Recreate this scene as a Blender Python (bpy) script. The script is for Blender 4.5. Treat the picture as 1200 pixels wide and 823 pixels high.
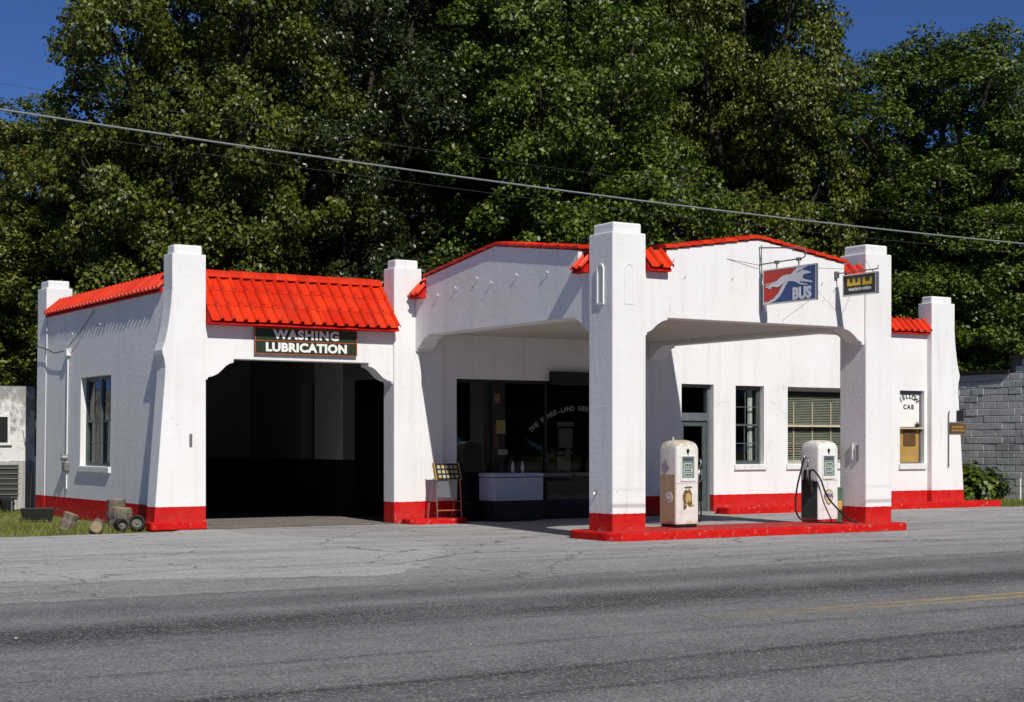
import bpy, bmesh, math, random
import numpy as np
from mathutils import Vector, Matrix, Euler

# ------------------------------------------------------------------ scene, camera, light
for o in list(bpy.data.objects): bpy.data.objects.remove(o)
SC = bpy.context.scene
COL = SC.collection
PI = math.pi
TH = math.radians(32.3)                 # the station and the road run at this angle to the view
CT, ST = math.cos(TH), math.sin(TH)
OX, OY = 1.67, 26.9                     # near corner of the canopy
random.seed(11)
RNG = np.random.default_rng(11)

cam_d = bpy.data.cameras.new('camera'); cam = bpy.data.objects.new('camera', cam_d)
COL.objects.link(cam); SC.camera = cam
cam.location = (0, 0, 1.6); cam.rotation_euler = (PI/2, 0, 0)
cam_d.sensor_width = 36; cam_d.lens = 57.0; cam_d.shift_y = 0.0904
cam_d.clip_start = 0.1; cam_d.clip_end = 2000

# sun travels along (lu, lv, lz) in the station's own axes
LU, LV, LZ = 0.175, 1.15, -1.0
ldir = Vector((LU*CT - LV*ST, LU*ST + LV*CT, LZ)).normalized()
sun_d = bpy.data.lights.new('sun', 'SUN'); sun = bpy.data.objects.new('sun', sun_d); COL.objects.link(sun)
sun_d.energy = 4.15; sun_d.angle = math.radians(0.53); sun_d.color = (1.0, 0.96, 0.90)
sun.rotation_euler = ldir.to_track_quat('-Z', 'Y').to_euler(); sun.location = (20, -20, 40)
to_sun = -ldir
W = bpy.data.worlds.new('World'); SC.world = W; W.use_nodes = True
nt = W.node_tree
sky = nt.nodes.new('ShaderNodeTexSky'); sky.sky_type = 'NISHITA'; sky.sun_disc = False
sky.sun_elevation = math.asin(to_sun.z)
sky.sun_rotation = math.atan2(to_sun.x, to_sun.y)
sky.altitude = 5000; sky.air_density = 0.55; sky.dust_density = 0.0; sky.ozone_density = 10.0
bg = nt.nodes['Background']; bg.inputs['Strength'].default_value = 0.115
nt.links.new(sky.outputs['Color'], bg.inputs['Color'])
vs = SC.view_settings
vs.view_transform = 'Standard'; vs.look = 'None'; vs.gamma = 1.0; vs.exposure = 0.04
try: vs.use_curve_mapping = False
except Exception: pass
SC.render.engine = 'CYCLES'
SC.render.resolution_x, SC.render.resolution_y = 1024, 702
SC.cycles.max_bounces = 6; SC.cycles.transparent_max_bounces = 12

# ------------------------------------------------------------------ helpers
def wpos(u, v, z=0): return Vector((OX + u*CT - v*ST, OY + u*ST + v*CT, z))
def tag(o, label=None, cat=None, group=None, kind=None):
    if label: o['label'] = label
    if cat: o['category'] = cat
    if group: o['group'] = group
    if kind: o['kind'] = kind
    return o
def link(o, parent=None):
    COL.objects.link(o)
    if parent is not None: o.parent = parent
    return o
def empty(name, u, v, z=0, rot=0, **k):
    o = bpy.data.objects.new(name, None); o.empty_display_size = .3; link(o)
    o.location = wpos(u, v, z); o.rotation_euler = (0, 0, TH + rot)
    return tag(o, **k)
def place(o, u, v, z=0, rot=0):
    o.location = wpos(u, v, z); o.rotation_euler = (0, 0, TH + rot); return o

class MB:
    def __init__(s, fn=None): s.v = []; s.f = []; s.fn = fn
    def add(s, vs, fs):
        b = len(s.v)
        s.v += [s.fn(*p) if s.fn else tuple(p) for p in vs]
        s.f += [tuple(b + i for i in f) for f in fs]; return s
    def box(s, a0, a1, b0, b1, c0, c1):
        return s.add([(a0,b0,c0),(a1,b0,c0),(a1,b1,c0),(a0,b1,c0),(a0,b0,c1),(a1,b0,c1),(a1,b1,c1),(a0,b1,c1)],
                     [(0,3,2,1),(4,5,6,7),(0,1,5,4),(1,2,6,5),(2,3,7,6),(3,0,4,7)])
    def prism(s, poly, axis, e0, e1):
        n = len(poly)
        def P(p, e):
            return {'v': (p[0], e, p[1]), 'u': (e, p[0], p[1]), 'z': (p[0], p[1], e)}[axis]
        vs = [P(p, e0) for p in poly] + [P(p, e1) for p in poly]
        fs = [tuple(range(n)), tuple(range(2*n-1, n-1, -1))] + [(i, (i+1) % n, n+(i+1) % n, n+i) for i in range(n)]
        return s.add(vs, fs)
    def tube(s, pts, r, n=8, r1=None, cap=True):
        pts = [Vector(p) for p in pts]; m = len(pts); vs = []; fs = []
        t0 = (pts[1]-pts[0]).normalized()
        up = Vector((0,0,1)) if abs(t0.z) < .9 else Vector((1,0,0))
        nx = t0.cross(up).normalized()
        for i, p in enumerate(pts):
            t = ((pts[min(i+1,m-1)] - pts[max(i-1,0)])).normalized()
            nx = (nx - t*nx.dot(t)).normalized(); ny = t.cross(nx)
            if isinstance(r, (list, tuple)): rr = r[i]
            else: rr = r if r1 is None else r + (r1-r)*i/(m-1)
            for k in range(n):
                a = 2*PI*k/n; q = p + nx*math.cos(a)*rr + ny*math.sin(a)*rr; vs.append(tuple(q))
        for i in range(m-1):
            for k in range(n): fs.append((i*n+k, i*n+(k+1)%n, (i+1)*n+(k+1)%n, (i+1)*n+k))
        if cap: fs += [tuple(range(n-1,-1,-1)), tuple((m-1)*n+k for k in range(n))]
        return s.add(vs, fs)
    def lathe(s, prof, n=16, c=(0,0,0), axis='z'):
        vs = []; fs = []; m = len(prof)
        for (r, h) in prof:
            for k in range(n):
                a = 2*PI*k/n; x, y = r*math.cos(a), r*math.sin(a)
                p = {'z':(x,y,h), 'y':(x,h,y), 'x':(h,x,y)}[axis]
                vs.append((p[0]+c[0], p[1]+c[1], p[2]+c[2]))
        for i in range(m-1):
            for k in range(n): fs.append((i*n+k, i*n+(k+1)%n, (i+1)*n+(k+1)%n, (i+1)*n+k))
        fs += [tuple(range(n-1,-1,-1)), tuple((m-1)*n+k for k in range(n))]
        return s.add(vs, fs)
    def stack(s, rings):
        n = len(rings[0]); vs = [p for r in rings for p in r]; fs = []
        for i in range(len(rings)-1):
            for k in range(n): fs.append((i*n+k, i*n+(k+1)%n, (i+1)*n+(k+1)%n, (i+1)*n+k))
        fs += [tuple(range(n-1,-1,-1)), tuple((len(rings)-1)*n+k for k in range(n))]
        return s.add(vs, fs)
    def mesh(s, name, smooth=False, recalc=True):
        me = bpy.data.meshes.new(name); me.from_pydata(s.v, [], s.f)
        if recalc:
            bm = bmesh.new(); bm.from_mesh(me); bmesh.ops.recalc_face_normals(bm, faces=bm.faces); bm.to_mesh(me); bm.free()
        if smooth:
            for p in me.polygons: p.use_smooth = True
        return me
    def build(s, name, mat, parent=None, smooth=False, bevel=0, recalc=True, seg=2):
        me = s.mesh(name, smooth, recalc); o = bpy.data.objects.new(name, me)
        if mat: me.materials.append(mat)
        link(o, parent)
        if bevel:
            m = o.modifiers.new('bevel', 'BEVEL'); m.width = bevel; m.segments = seg; m.limit_method = 'ANGLE'; m.angle_limit = math.radians(40)
        return o
def box(name, mat, parent, a0,a1,b0,b1,c0,c1, bevel=0, fn=None):
    return MB(fn).box(a0,a1,b0,b1,c0,c1).build(name, mat, parent, bevel=bevel)
def holed(u0,u1,z0,z1,v0,v1,holes,fn=None):
    """a wall with rectangular openings, one welded shell"""
    us = sorted({u0,u1,*[h[0] for h in holes],*[h[1] for h in holes]}); zs = sorted({z0,z1,*[h[2] for h in holes],*[h[3] for h in holes]})
    def solid(i,j):
        if i<0 or j<0 or i>=len(us)-1 or j>=len(zs)-1: return False
        cu=(us[i]+us[i+1])/2; cz=(zs[j]+zs[j+1])/2
        return not any(h[0]<cu<h[1] and h[2]<cz<h[3] for h in holes)
    m = MB(fn); idx = {}
    vs=[]; fs=[]
    def V(i,j,k):
        if (i,j,k) not in idx: idx[(i,j,k)] = len(vs); vs.append((us[i],(v0,v1)[k],zs[j]))
        return idx[(i,j,k)]
    for i in range(len(us)-1):
        for j in range(len(zs)-1):
            if not solid(i,j): continue
            fs.append((V(i,j,0),V(i+1,j,0),V(i+1,j+1,0),V(i,j+1,0)))
            fs.append((V(i,j,1),V(i,j+1,1),V(i+1,j+1,1),V(i+1,j,1)))
            if not solid(i-1,j): fs.append((V(i,j,0),V(i,j+1,0),V(i,j+1,1),V(i,j,1)))
            if not solid(i+1,j): fs.append((V(i+1,j,0),V(i+1,j,1),V(i+1,j+1,1),V(i+1,j+1,0)))
            if not solid(i,j-1): fs.append((V(i,j,0),V(i,j,1),V(i+1,j,1),V(i+1,j,0)))
            if not solid(i,j+1): fs.append((V(i,j+1,0),V(i+1,j+1,0),V(i+1,j+1,1),V(i,j+1,1)))
    m.add(vs,fs); return m
def text_mesh(body, size, bold=0.0, depth=0.004, spacing=1.0, xs=1.0):
    cu = bpy.data.curves.new('lettering', 'FONT'); cu.body = body; cu.size = size; cu.offset = bold; cu.extrude = depth
    cu.align_x = 'CENTER'; cu.align_y = 'CENTER'; cu.space_character = spacing; cu.resolution_u = 3
    o = bpy.data.objects.new('lettering', cu); COL.objects.link(o)
    me = bpy.data.meshes.new_from_object(o.evaluated_get(bpy.context.evaluated_depsgraph_get()))
    bpy.data.objects.remove(o); bpy.data.curves.remove(cu)
    if xs != 1: me.transform(Matrix.Diagonal((xs,1,1,1)))
    return me
FRONT = Matrix(((1,0,0),(0,0,-1),(0,1,0))).to_4x4()            # text facing -v
LEFTM = Matrix(((0,0,-1),(-1,0,0),(0,1,0))).to_4x4()           # text facing -u
def lettering(body, size, mat, parent, pos, orient, name='lettering', **k):
    me = text_mesh(body, size, **k); me.materials.clear(); me.materials.append(mat)
    o = bpy.data.objects.new(name, me); link(o, parent); o.matrix_local = Matrix.Translation(pos) @ orient
    return o
def copy_of(o, parent=None, mat=None):
    c = o.copy(); COL.objects.link(c); c.parent = parent
    if mat is not None: c.matrix_local = mat
    return c

# ------------------------------------------------------------------ materials
def mat(name, col=(.5,.5,.5), rough=.7, spec=.3, metal=0):
    m = bpy.data.materials.new(name); m.use_nodes = True
    b = m.node_tree.nodes['Principled BSDF']
    b.inputs['Base Color'].default_value = (*col, 1); b.inputs['Roughness'].default_value = rough
    b.inputs['Specular IOR Level'].default_value = spec; b.inputs['Metallic'].default_value = metal
    return m
class NT:
    def __init__(s, m): s.m = m; s.t = m.node_tree; s.b = s.t.nodes['Principled BSDF']
    def n(s, typ, **k):
        x = s.t.nodes.new(typ)
        for a, v in k.items():
            if a.startswith('i_'): x.inputs[a[2:].replace('_',' ')].default_value = v
            else: setattr(x, a, v)
        return x
    def l(s, a, b): s.t.links.new(a, b)
    def coord(s, what='Object', scale=(1,1,1), rot=(0,0,0)):
        c = s.n('ShaderNodeTexCoord'); m = s.n('ShaderNodeMapping'); s.l(c.outputs[what], m.inputs['Vector'])
        m.inputs['Scale'].default_value = scale; m.inputs['Rotation'].default_value = rot; return m.outputs['Vector']
    def noise(s, scale, detail=4, vec=None, rough=.55, dist=0):
        x = s.n('ShaderNodeTexNoise'); x.inputs['Scale'].default_value = scale; x.inputs['Detail'].default_value = detail
        x.inputs['Roughness'].default_value = rough; x.inputs['Distortion'].default_value = dist
        if vec is not None: s.l(vec, x.inputs['Vector'])
        return x.outputs['Fac']
    def ramp(s, fac, stops):
        r = s.n('ShaderNodeValToRGB'); e = r.color_ramp.elements
        while len(e) < len(stops): e.new(.5)
        for el, (p, c) in zip(e, stops):
            el.position = p; el.color = (*c, 1) if len(c) == 3 else c
        s.l(fac, r.inputs['Fac']); return r.outputs['Color']
    def mix(s, fac, a, b, mode='MIX'):
        x = s.n('ShaderNodeMix', data_type='RGBA', blend_type=mode)
        for sock, val in ((x.inputs[0], fac), (x.inputs[6], a), (x.inputs[7], b)):
            if hasattr(val, 'is_output'): s.l(val, sock)
            elif isinstance(val, (int, float)): sock.default_value = val
            else: sock.default_value = (*val, 1)
        return x.outputs[2]
    def math(s, op, a, b=None, c=None, clamp=False):
        x = s.n('ShaderNodeMath', operation=op, use_clamp=clamp)
        for i, val in enumerate((a, b, c)):
            if val is None: continue
            if hasattr(val, 'is_output'): s.l(val, x.inputs[i])
            else: x.inputs[i].default_value = val
        return x.outputs[0]
    def sep(s, vec):
        x = s.n('ShaderNodeSeparateXYZ'); s.l(vec, x.inputs[0]); return x.outputs
    def bump(s, h, strength=.3, dist=.01, normal=None):
        x = s.n('ShaderNodeBump'); x.inputs['Strength'].default_value = strength; x.inputs['Distance'].default_value = dist
        s.l(h, x.inputs['Height'])
        if normal is not None: s.l(normal, x.inputs['Normal'])
        s.l(x.outputs['Normal'], s.b.inputs['Normal']); return x.outputs['Normal']
    def color(s, c): s.l(c, s.b.inputs['Base Color'])
G = lambda x: (x, x, x)

def stucco(name, white=(.80,.80,.79), red=True, grime=1.0, band=.43):
    m = mat(name, rough=.9, spec=.06); t = NT(m)
    P = t.coord('Object'); xyz = t.sep(P)
    big = t.noise(.9, 5, P); mid = t.noise(7, 5, P); fine = t.noise(60, 3, P)
    streak = t.noise(3.5, 4, t.coord('Object', (1.6,1.6,.12)))
    c = t.mix(t.math('MULTIPLY', t.ramp(big, [(.42,G(0)),(.75,G(1))]), .17*grime), white, (.60,.585,.55))
    c = t.mix(t.math('MULTIPLY', t.ramp(streak, [(.52,G(0)),(.72,G(1))]), .16*grime), c, (.50,.49,.47))
    c = t.mix(t.math('MULTIPLY', t.ramp(mid, [(.62,G(0)),(.78,G(1))]), .14*grime), c, (.55,.54,.52))
    # splash grime just above the red paint and hairline cracks
    spot = t.noise(16, 2, P)
    c = t.mix(t.math('MULTIPLY', t.ramp(spot, [(.725,G(0)),(.745,G(1))]), .35*grime), c, (.33,.31,.28))
    crk = t.n('ShaderNodeTexVoronoi', feature='DISTANCE_TO_EDGE'); crk.inputs['Scale'].default_value = .55
    wob = t.n('ShaderNodeVectorMath', operation='MULTIPLY_ADD'); nz = t.n('ShaderNodeTexNoise'); nz.inputs['Scale'].default_value = 3; nz.inputs['Detail'].default_value = 6
    t.l(P, nz.inputs['Vector']); t.l(nz.outputs['Color'], wob.inputs[0]); wob.inputs[1].default_value = (.5,.5,.5); t.l(P, wob.inputs[2])
    t.l(wob.outputs[0], crk.inputs['Vector'])
    cm = t.math('MULTIPLY', t.math('LESS_THAN', crk.outputs['Distance'], .0022), t.ramp(big, [(.56,G(0)),(.60,G(1))]))
    c = t.mix(t.math('MULTIPLY', cm, .30*grime), c, (.30,.29,.28))
    if red:
        edge = t.math('ADD', xyz[2], t.math('MULTIPLY', t.math('SUBTRACT', mid, .5), .03))
        isr = t.math('LESS_THAN', edge, band)
        rc = t.mix(t.ramp(mid, [(.35,G(0)),(.7,G(1))]), (.50,.008,.010), (.60,.014,.012))
        rc = t.mix(t.math('MULTIPLY', t.ramp(fine, [(.6,G(0)),(.75,G(1))]), .25), rc, (.34,.03,.025))
        scuff = t.math('MULTIPLY', t.ramp(t.noise(9,5,P,.65), [(.58,G(0)),(.66,G(1))]), t.math('LESS_THAN', xyz[2], .2))
        rc = t.mix(t.math('MULTIPLY', scuff, .75), rc, (.40,.34,.31))
        chip = t.math('MULTIPLY', t.ramp(t.noise(23,5,P,.7), [(.68,G(0)),(.70,G(1))]), .45)
        rc = t.mix(chip, rc, (.46,.30,.27))
        dust = t.math('MULTIPLY', t.math('SUBTRACT', t.noise(5,5,P), xyz[2]), .35, clamp=True)
        rc = t.mix(dust, rc, (.30,.15,.12))
        c = t.mix(isr, c, rc)
    t.color(c)
    # trowel relief and the faint courses of the block behind the paint
    crs = t.math('PINGPONG', xyz[2], .102)
    cl = t.ramp(t.math('DIVIDE', crs, .102), [(.0,G(0)),(.06,G(1))])
    h = t.math('ADD', t.math('MULTIPLY', t.noise(11,6,P,.62), .8), t.math('MULTIPLY', fine, .25))
    h = t.math('ADD', h, t.math('MULTIPLY', cl, .13))
    t.bump(h, .60, .013)
    return m
M = {}
M['stucco'] = stucco('white_stucco', grime=1.35)
M['stucco_plain'] = stucco('canopy_stucco', red=False, grime=1.35)
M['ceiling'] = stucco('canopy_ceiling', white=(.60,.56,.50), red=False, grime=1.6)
def painted(name, c1, c2, rough=.5, sc=6, wear=None, bump=.15, spec=.3):
    m = mat(name, c1, rough, spec); t = NT(m); P = t.coord('Object')
    a = t.noise(sc, 5, P); c = t.mix(t.ramp(a, [(.35,G(0)),(.7,G(1))]), c1, c2)
    if wear: c = t.mix(t.ramp(t.noise(sc*2.3,6,P,.65), [(wear[0],G(0)),(wear[0]+.05,G(1))]), c, wear[1])
    t.color(c); t.bump(t.noise(sc*6,4,P), bump, .006); return m
M['red'] = painted('red_curb_paint', (.50,.008,.010), (.62,.018,.012), .75, 5, (.60,(.33,.15,.12)), .35, .06)
M['redtop'] = painted('worn_red_floor', (.42,.035,.03), (.52,.02,.018), .75, 3, (.60,(.40,.27,.24)))
def tile_mat():
    m = mat('red_roof_tile', (.66,.022,.006), .45, .22); t = NT(m)
    P = t.coord('Object'); oi = t.n('ShaderNodeObjectInfo')
    c = t.mix(oi.outputs['Random'], (.56,.018,.004), (.80,.048,.008))
    c = t.mix(t.math('MULTIPLY', t.ramp(t.noise(9,5,P), [(.50,G(0)),(.72,G(1))]), .65), c, (.30,.03,.014))
    geo = t.n('ShaderNodeNewGeometry')
    c = t.mix(t.math('MULTIPLY', t.ramp(t.noise(2.2,5,geo.outputs['Position'],.65), [(.48,G(0)),(.68,G(1))]), .5), c, (.52,.05,.02))
    c = t.mix(t.ramp(t.noise(26,4,geo.outputs['Position'],.7), [(.67,G(0)),(.70,G(1))]), c, (.50,.22,.13))
    t.color(c); t.bump(t.noise(40,3,P), .2, .004); return m
M['tile'] = tile_mat()
M['white'] = painted('white_enamel', (.78,.78,.76), (.72,.72,.70), .35, 4)
M['trim'] = painted('white_trim', (.78,.78,.76), (.66,.65,.62), .6, 8)
M['green_trim'] = painted('grey_green_sash', (.060,.080,.078), (.085,.105,.10), .5, 8)
M['door_grey'] = painted('blue_grey_door', (.10,.115,.13), (.14,.155,.165), .55, 6)
M['dark_wood'] = painted('dark_wood', (.03,.026,.02), (.05,.04,.03), .6, 5)
M['black'] = painted('black_paint', (.012,.012,.012), (.02,.02,.018), .5, 9)
M['rubber'] = mat('black_rubber', (.012,.012,.012), .6, .3)
M['steel'] = mat('galvanised_steel', (.42,.43,.44), .35, .5, .8)
M['dark_steel'] = painted('weathered_steel', (.12,.12,.12), (.2,.19,.18), .5, 12)
M['cream'] = painted('cream_paint', (.60,.52,.36), (.52,.43,.28), .6, 6)
M['sign_green'] = painted('dark_green_sign', (.022,.034,.020), (.030,.045,.026), .35, 6)
M['sign_white'] = mat('white_sign_paint', (.80,.80,.76), .5, .3)
M['sign_orange'] = mat('orange_sign_line', (.45,.09,.02), .5, .3)
M['bus_red'] = painted('bus_sign_red', (.55,.022,.016), (.50,.02,.016), .35, 5)
M['bus_blue'] = painted('bus_sign_blue', (.022,.075,.26), (.020,.068,.235), .35, 5)
M['bus_white'] = mat('bus_sign_white', (.72,.75,.80), .4, .3)
M['wu_black'] = painted('charcoal_sign', (.030,.034,.030), (.038,.042,.038), .4, 6)
M['wu_yellow'] = mat('yellow_sign_mark', (.80,.55,.02), .5, .3)
M['paper'] = mat('paper', (.45,.43,.36), .9, .1)
M['paper_grey'] = mat('grey_paper', (.16,.16,.13), .9, .1)
M['paper_yellow'] = mat('yellow_paper', (.50,.36,.10), .9, .1)
M['paper_red'] = mat('red_box', (.28,.04,.02), .7, .2)
M['pink_box'] = mat('pinkish_box', (.30,.14,.11), .8, .2)
M['curtain'] = painted('pale_curtain', (.66,.66,.62), (.54,.54,.50), .9, 3)
M['blind'] = painted('venetian_slat', (.40,.375,.31), (.32,.30,.25), .6, 4)
M['tan_board'] = painted('tan_board', (.42,.26,.07), (.34,.20,.05), .8, 3)
M['brown_box'] = painted('brown_box', (.10,.05,.02), (.13,.07,.025), .8, 5)
M['orange_pipe'] = painted('rusty_orange_pipe', (.55,.16,.07), (.45,.11,.05), .6, 14)
M['green_drum'] = painted('green_drum', (.06,.12,.08), (.08,.15,.10), .5, 9, (.66,(.20,.12,.06)))
def glass(name='window_glass', tint=(.90,.93,.92), k=.055):
    m = bpy.data.materials.new(name); m.use_nodes = True; t = m.node_tree; t.nodes.clear()
    o = t.nodes.new('ShaderNodeOutputMaterial'); tr = t.nodes.new('ShaderNodeBsdfTransparent'); tr.inputs[0].default_value = (*tint,1)
    gl = t.nodes.new('ShaderNodeBsdfGlossy'); gl.inputs['Roughness'].default_value = .02; mx = t.nodes.new('ShaderNodeMixShader')
    fr = t.nodes.new('ShaderNodeFresnel'); fr.inputs['IOR'].default_value = 1.30
    t.links.new(fr.outputs[0], mx.inputs[0]); t.links.new(tr.outputs[0], mx.inputs[1]); t.links.new(gl.outputs[0], mx.inputs[2]); t.links.new(mx.outputs[0], o.inputs[0])
    return m
M['glass'] = glass()
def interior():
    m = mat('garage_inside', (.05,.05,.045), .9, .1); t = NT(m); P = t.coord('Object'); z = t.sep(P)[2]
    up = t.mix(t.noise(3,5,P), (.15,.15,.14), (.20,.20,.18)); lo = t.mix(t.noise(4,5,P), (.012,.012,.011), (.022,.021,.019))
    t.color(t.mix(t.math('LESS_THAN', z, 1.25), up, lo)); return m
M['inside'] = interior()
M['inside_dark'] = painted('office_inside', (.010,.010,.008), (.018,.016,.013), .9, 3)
M['pier'] = painted('grey_pier_paint', (.52,.52,.50), (.42,.42,.40), .85, 5)
# ------------------------------------------------------------------ ground
def asphalt():
    m = mat('old_asphalt', (.15,.15,.15), .9, .15); t = NT(m); P = t.coord('Object'); xyz = t.sep(P)
    vor = t.n('ShaderNodeTexVoronoi'); vor.inputs['Scale'].default_value = 62; t.l(P, vor.inputs['Vector'])
    chip = t.sep(vor.outputs['Color'])[0]
    spk = t.noise(55, 3, P, .75); mid = t.noise(.9, 7, P, .65); stretch = t.noise(1.0, 6, t.coord('Object', (.10,1.2,1)), .62)
    long_ = t.noise(2.0, 6, t.coord('Object', (.05,1.6,1)), .7)
    c = t.mix(t.ramp(mid, [(.30,G(0)),(.70,G(1))]), (.165,.163,.166), (.25,.246,.244))
    c = t.mix(t.math('MULTIPLY', t.ramp(long_, [(.50,G(0)),(.66,G(1))]), .45), c, (.095,.096,.098))
    v = t.math('ADD', xyz[1], t.math('MULTIPLY', t.math('SUBTRACT', stretch, .5), .55))
    def band(c0, half, soft):
        d = t.math('ABSOLUTE', t.math('SUBTRACT', v, c0))
        return t.math('SUBTRACT', 1.0, t.math('DIVIDE', t.math('SUBTRACT', d, half), soft), clamp=True)
    brk = t.ramp(t.noise(.8,5,t.coord('Object',(.5,1,1)),.65), [(.38,G(.55)),(.58,G(1))])
    for c0, half, soft, k in ((-8.35,.32,.75,.92), (-6.5,.15,.5,.5), (-12.2,.035,.12,.95), (-12.6,.25,.8,.6), (-13.15,.02,.08,.8), (-14.9,.2,.6,.5), (-10.85,.015,.07,.5), (-9.2,.02,.12,.3), (-15.6,.02,.1,.7)):
        bb = t.math('MULTIPLY', t.math('MULTIPLY', band(c0, half, soft), brk), k)
        c = t.mix(bb, c, (.040,.041,.042))
    oil = t.math('MULTIPLY', t.ramp(t.noise(1.3,5,t.coord('Object',(.4,1,1)),.6,.6), [(.62,G(0)),(.72,G(1))]), .45)
    c = t.mix(oil, c, (.075,.074,.072))
    # the stones of the surface, pale and dark
    c = t.mix(t.ramp(chip, [(.80,G(0)),(.86,G(.6))]), c, (.40,.395,.385))
    c = t.mix(t.ramp(chip, [(.10,G(.7)),(.20,G(0))]), c, (.050,.050,.050))
    c = t.mix(t.math('MULTIPLY', t.ramp(spk, [(.52,G(0)),(.70,G(1))]), .35), c, (.34,.335,.33))
    t.color(c); t.bump(t.math('ADD', spk, chip), .6, .012); return m
def concrete(name, c1, c2, dark, k=1.0, tarmac=False):
    m = mat(name, c1, .92, .12); t = NT(m); P = t.coord('Object'); v = t.sep(P)[1]
    big = t.noise(.6,7,P,.68); st = t.noise(1.5,7,t.coord('Object',(.16,1.5,1),(0,0,.22)),.70,.5); spk = t.noise(48,3,P,.75)
    c = t.mix(t.ramp(big,[(.32,G(0)),(.68,G(1))]), c1, c2)
    if tarmac:   # the concrete gives way to rolled tarmac towards the road
        e = t.math('ADD', t.math('MULTIPLY', t.math('SUBTRACT', -1.2, v), .26), t.math('MULTIPLY', t.math('SUBTRACT', big, .5), 2.2), clamp=True)
        c = t.mix(t.math('MULTIPLY', e, .60), c, (.205,.203,.20))
    c = t.mix(t.math('MULTIPLY', t.ramp(st,[(.47,G(0)),(.64,G(1))]), .75*k), c, dark)
    fin = t.noise(3.2,7,t.coord('Object',(.10,2.2,1),(0,0,.12)),.75)
    c = t.mix(t.math('MULTIPLY', t.ramp(fin,[(.57,G(0)),(.63,G(1))]), .55*k), c, (dark[0]*.6,dark[1]*.6,dark[2]*.6))
    c = t.mix(t.math('MULTIPLY', t.ramp(fin,[(.36,G(1)),(.42,G(0))]), .35), c, (.56,.55,.53))
    blot = t.noise(1.9,5,t.coord('Object',(.5,1.2,1)),.6,.9)
    c = t.mix(t.math('MULTIPLY', t.ramp(blot,[(.62,G(0)),(.70,G(1))]), .65*k), c, (.085,.083,.080))
    vor = t.n('ShaderNodeTexVoronoi'); vor.inputs['Scale'].default_value = 38; t.l(P, vor.inputs['Vector']); chip = t.sep(vor.outputs['Color'])[0]
    c = t.mix(t.ramp(chip,[(.84,G(0)),(.90,G(.45))]), c, (.58,.57,.55)); c = t.mix(t.ramp(chip,[(.08,G(.5)),(.16,G(0))]), c, (.10,.10,.10))
    # joints and wandering cracks
    cr = t.n('ShaderNodeTexVoronoi', feature='DISTANCE_TO_EDGE'); cr.inputs['Scale'].default_value = .30
    wv = t.n('ShaderNodeVectorMath', operation='MULTIPLY_ADD'); nz = t.n('ShaderNodeTexNoise'); nz.inputs['Scale'].default_value = 1.6; nz.inputs['Detail'].default_value = 7
    t.l(P, nz.inputs['Vector']); t.l(nz.outputs['Color'], wv.inputs[0]); wv.inputs[1].default_value = (.9,.9,0); t.l(P, wv.inputs[2]); t.l(wv.outputs[0], cr.inputs['Vector'])
    c = t.mix(t.math('MULTIPLY', t.math('LESS_THAN', cr.outputs['Distance'], .006), .6), c, (.09,.088,.085))
    t.color(c); t.bump(t.math('ADD', spk, t.math('MULTIPLY', big, 2.0)), .45, .012); return m
def grass_ground():
    m = mat('grassy_dirt', (.1,.1,.05), .95, .1); t = NT(m); P = t.coord('Object')
    a = t.noise(1.6,6,P,.65); b = t.noise(14,4,P)
    c = t.mix(t.ramp(a,[(.40,G(0)),(.62,G(1))]), (.12,.13,.04), (.30,.25,.17))
    c = t.mix(t.math('MULTIPLY', b, .5), c, (.19,.19,.07)); t.color(c); t.bump(b, .6, .03); return m
M['asphalt'] = asphalt()
M['lot'] = concrete('worn_lot', (.34,.335,.33), (.41,.40,.39), (.17,.168,.165), tarmac=True)
M['apron'] = concrete('pale_concrete', (.40,.395,.38), (.47,.46,.445), (.25,.245,.235), .9)
M['slab'] = concrete('oily_floor', (.20,.17,.15), (.25,.215,.19), (.08,.07,.06), 1.1)
M['grassy'] = grass_ground()

def sheet(name, poly, z, m, kind='structure'):
    ar = sum(a[0]*b[1]-b[0]*a[1] for a, b in zip(poly, poly[1:]+poly[:1]))
    if ar < 0: poly = poly[::-1]
    n = len(poly); dz = .0035 if z > -.015 else .2
    o = MB().add([(p[0],p[1],z) for p in poly]+[(p[0],p[1],z-dz) for p in poly], [tuple(range(n))]+[(i,n+i,n+(i+1)%n,(i+1)%n) for i in range(n)]).build(name, m, recalc=False)
    return tag(place(o, 0, 0), kind=kind)
def wavy(p0, p1, n, amp, seed):
    """a ragged edge: the offset is square to the line, so the outline never crosses itself"""
    r = random.Random(seed); dx, dy = p1[0]-p0[0], p1[1]-p0[1]; L = math.hypot(dx, dy); nx, ny = -dy/L, dx/L; out = []; w = 0
    for i in range(n+1):
        w = w*.8 + r.uniform(-1,1)*.45; e = min(1, 4*min(i, n-i)/n); k = amp*e*(w + r.uniform(-.3,.3))
        out.append((p0[0]+dx*i/n + nx*k, p0[1]+dy*i/n + ny*k))
    return out
sheet('ground', [(-500,-300),(500,-300),(500,600),(-500,600)], -.020, M['grassy'])
sheet('road', [(-320,-60),(320,-60)] + wavy((320,-5.2),(40,-5.2),80,.10,3)+wavy((40,-5.2),(-40,-5.2),700,.07,33)+wavy((-40,-5.2),(-320,-5.2),80,.10,3), -.010, M['asphalt'])
sheet('forecourt', wavy((-40,-5.45),(40,-5.45),600,.10,4) + [(40,6.2),(16.9,6.2),(16.9,6.9),(-4.9,6.9)] + wavy((-5.3,6.3),(-40,5.9),60,.10,5), -.004, M['lot'])
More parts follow.
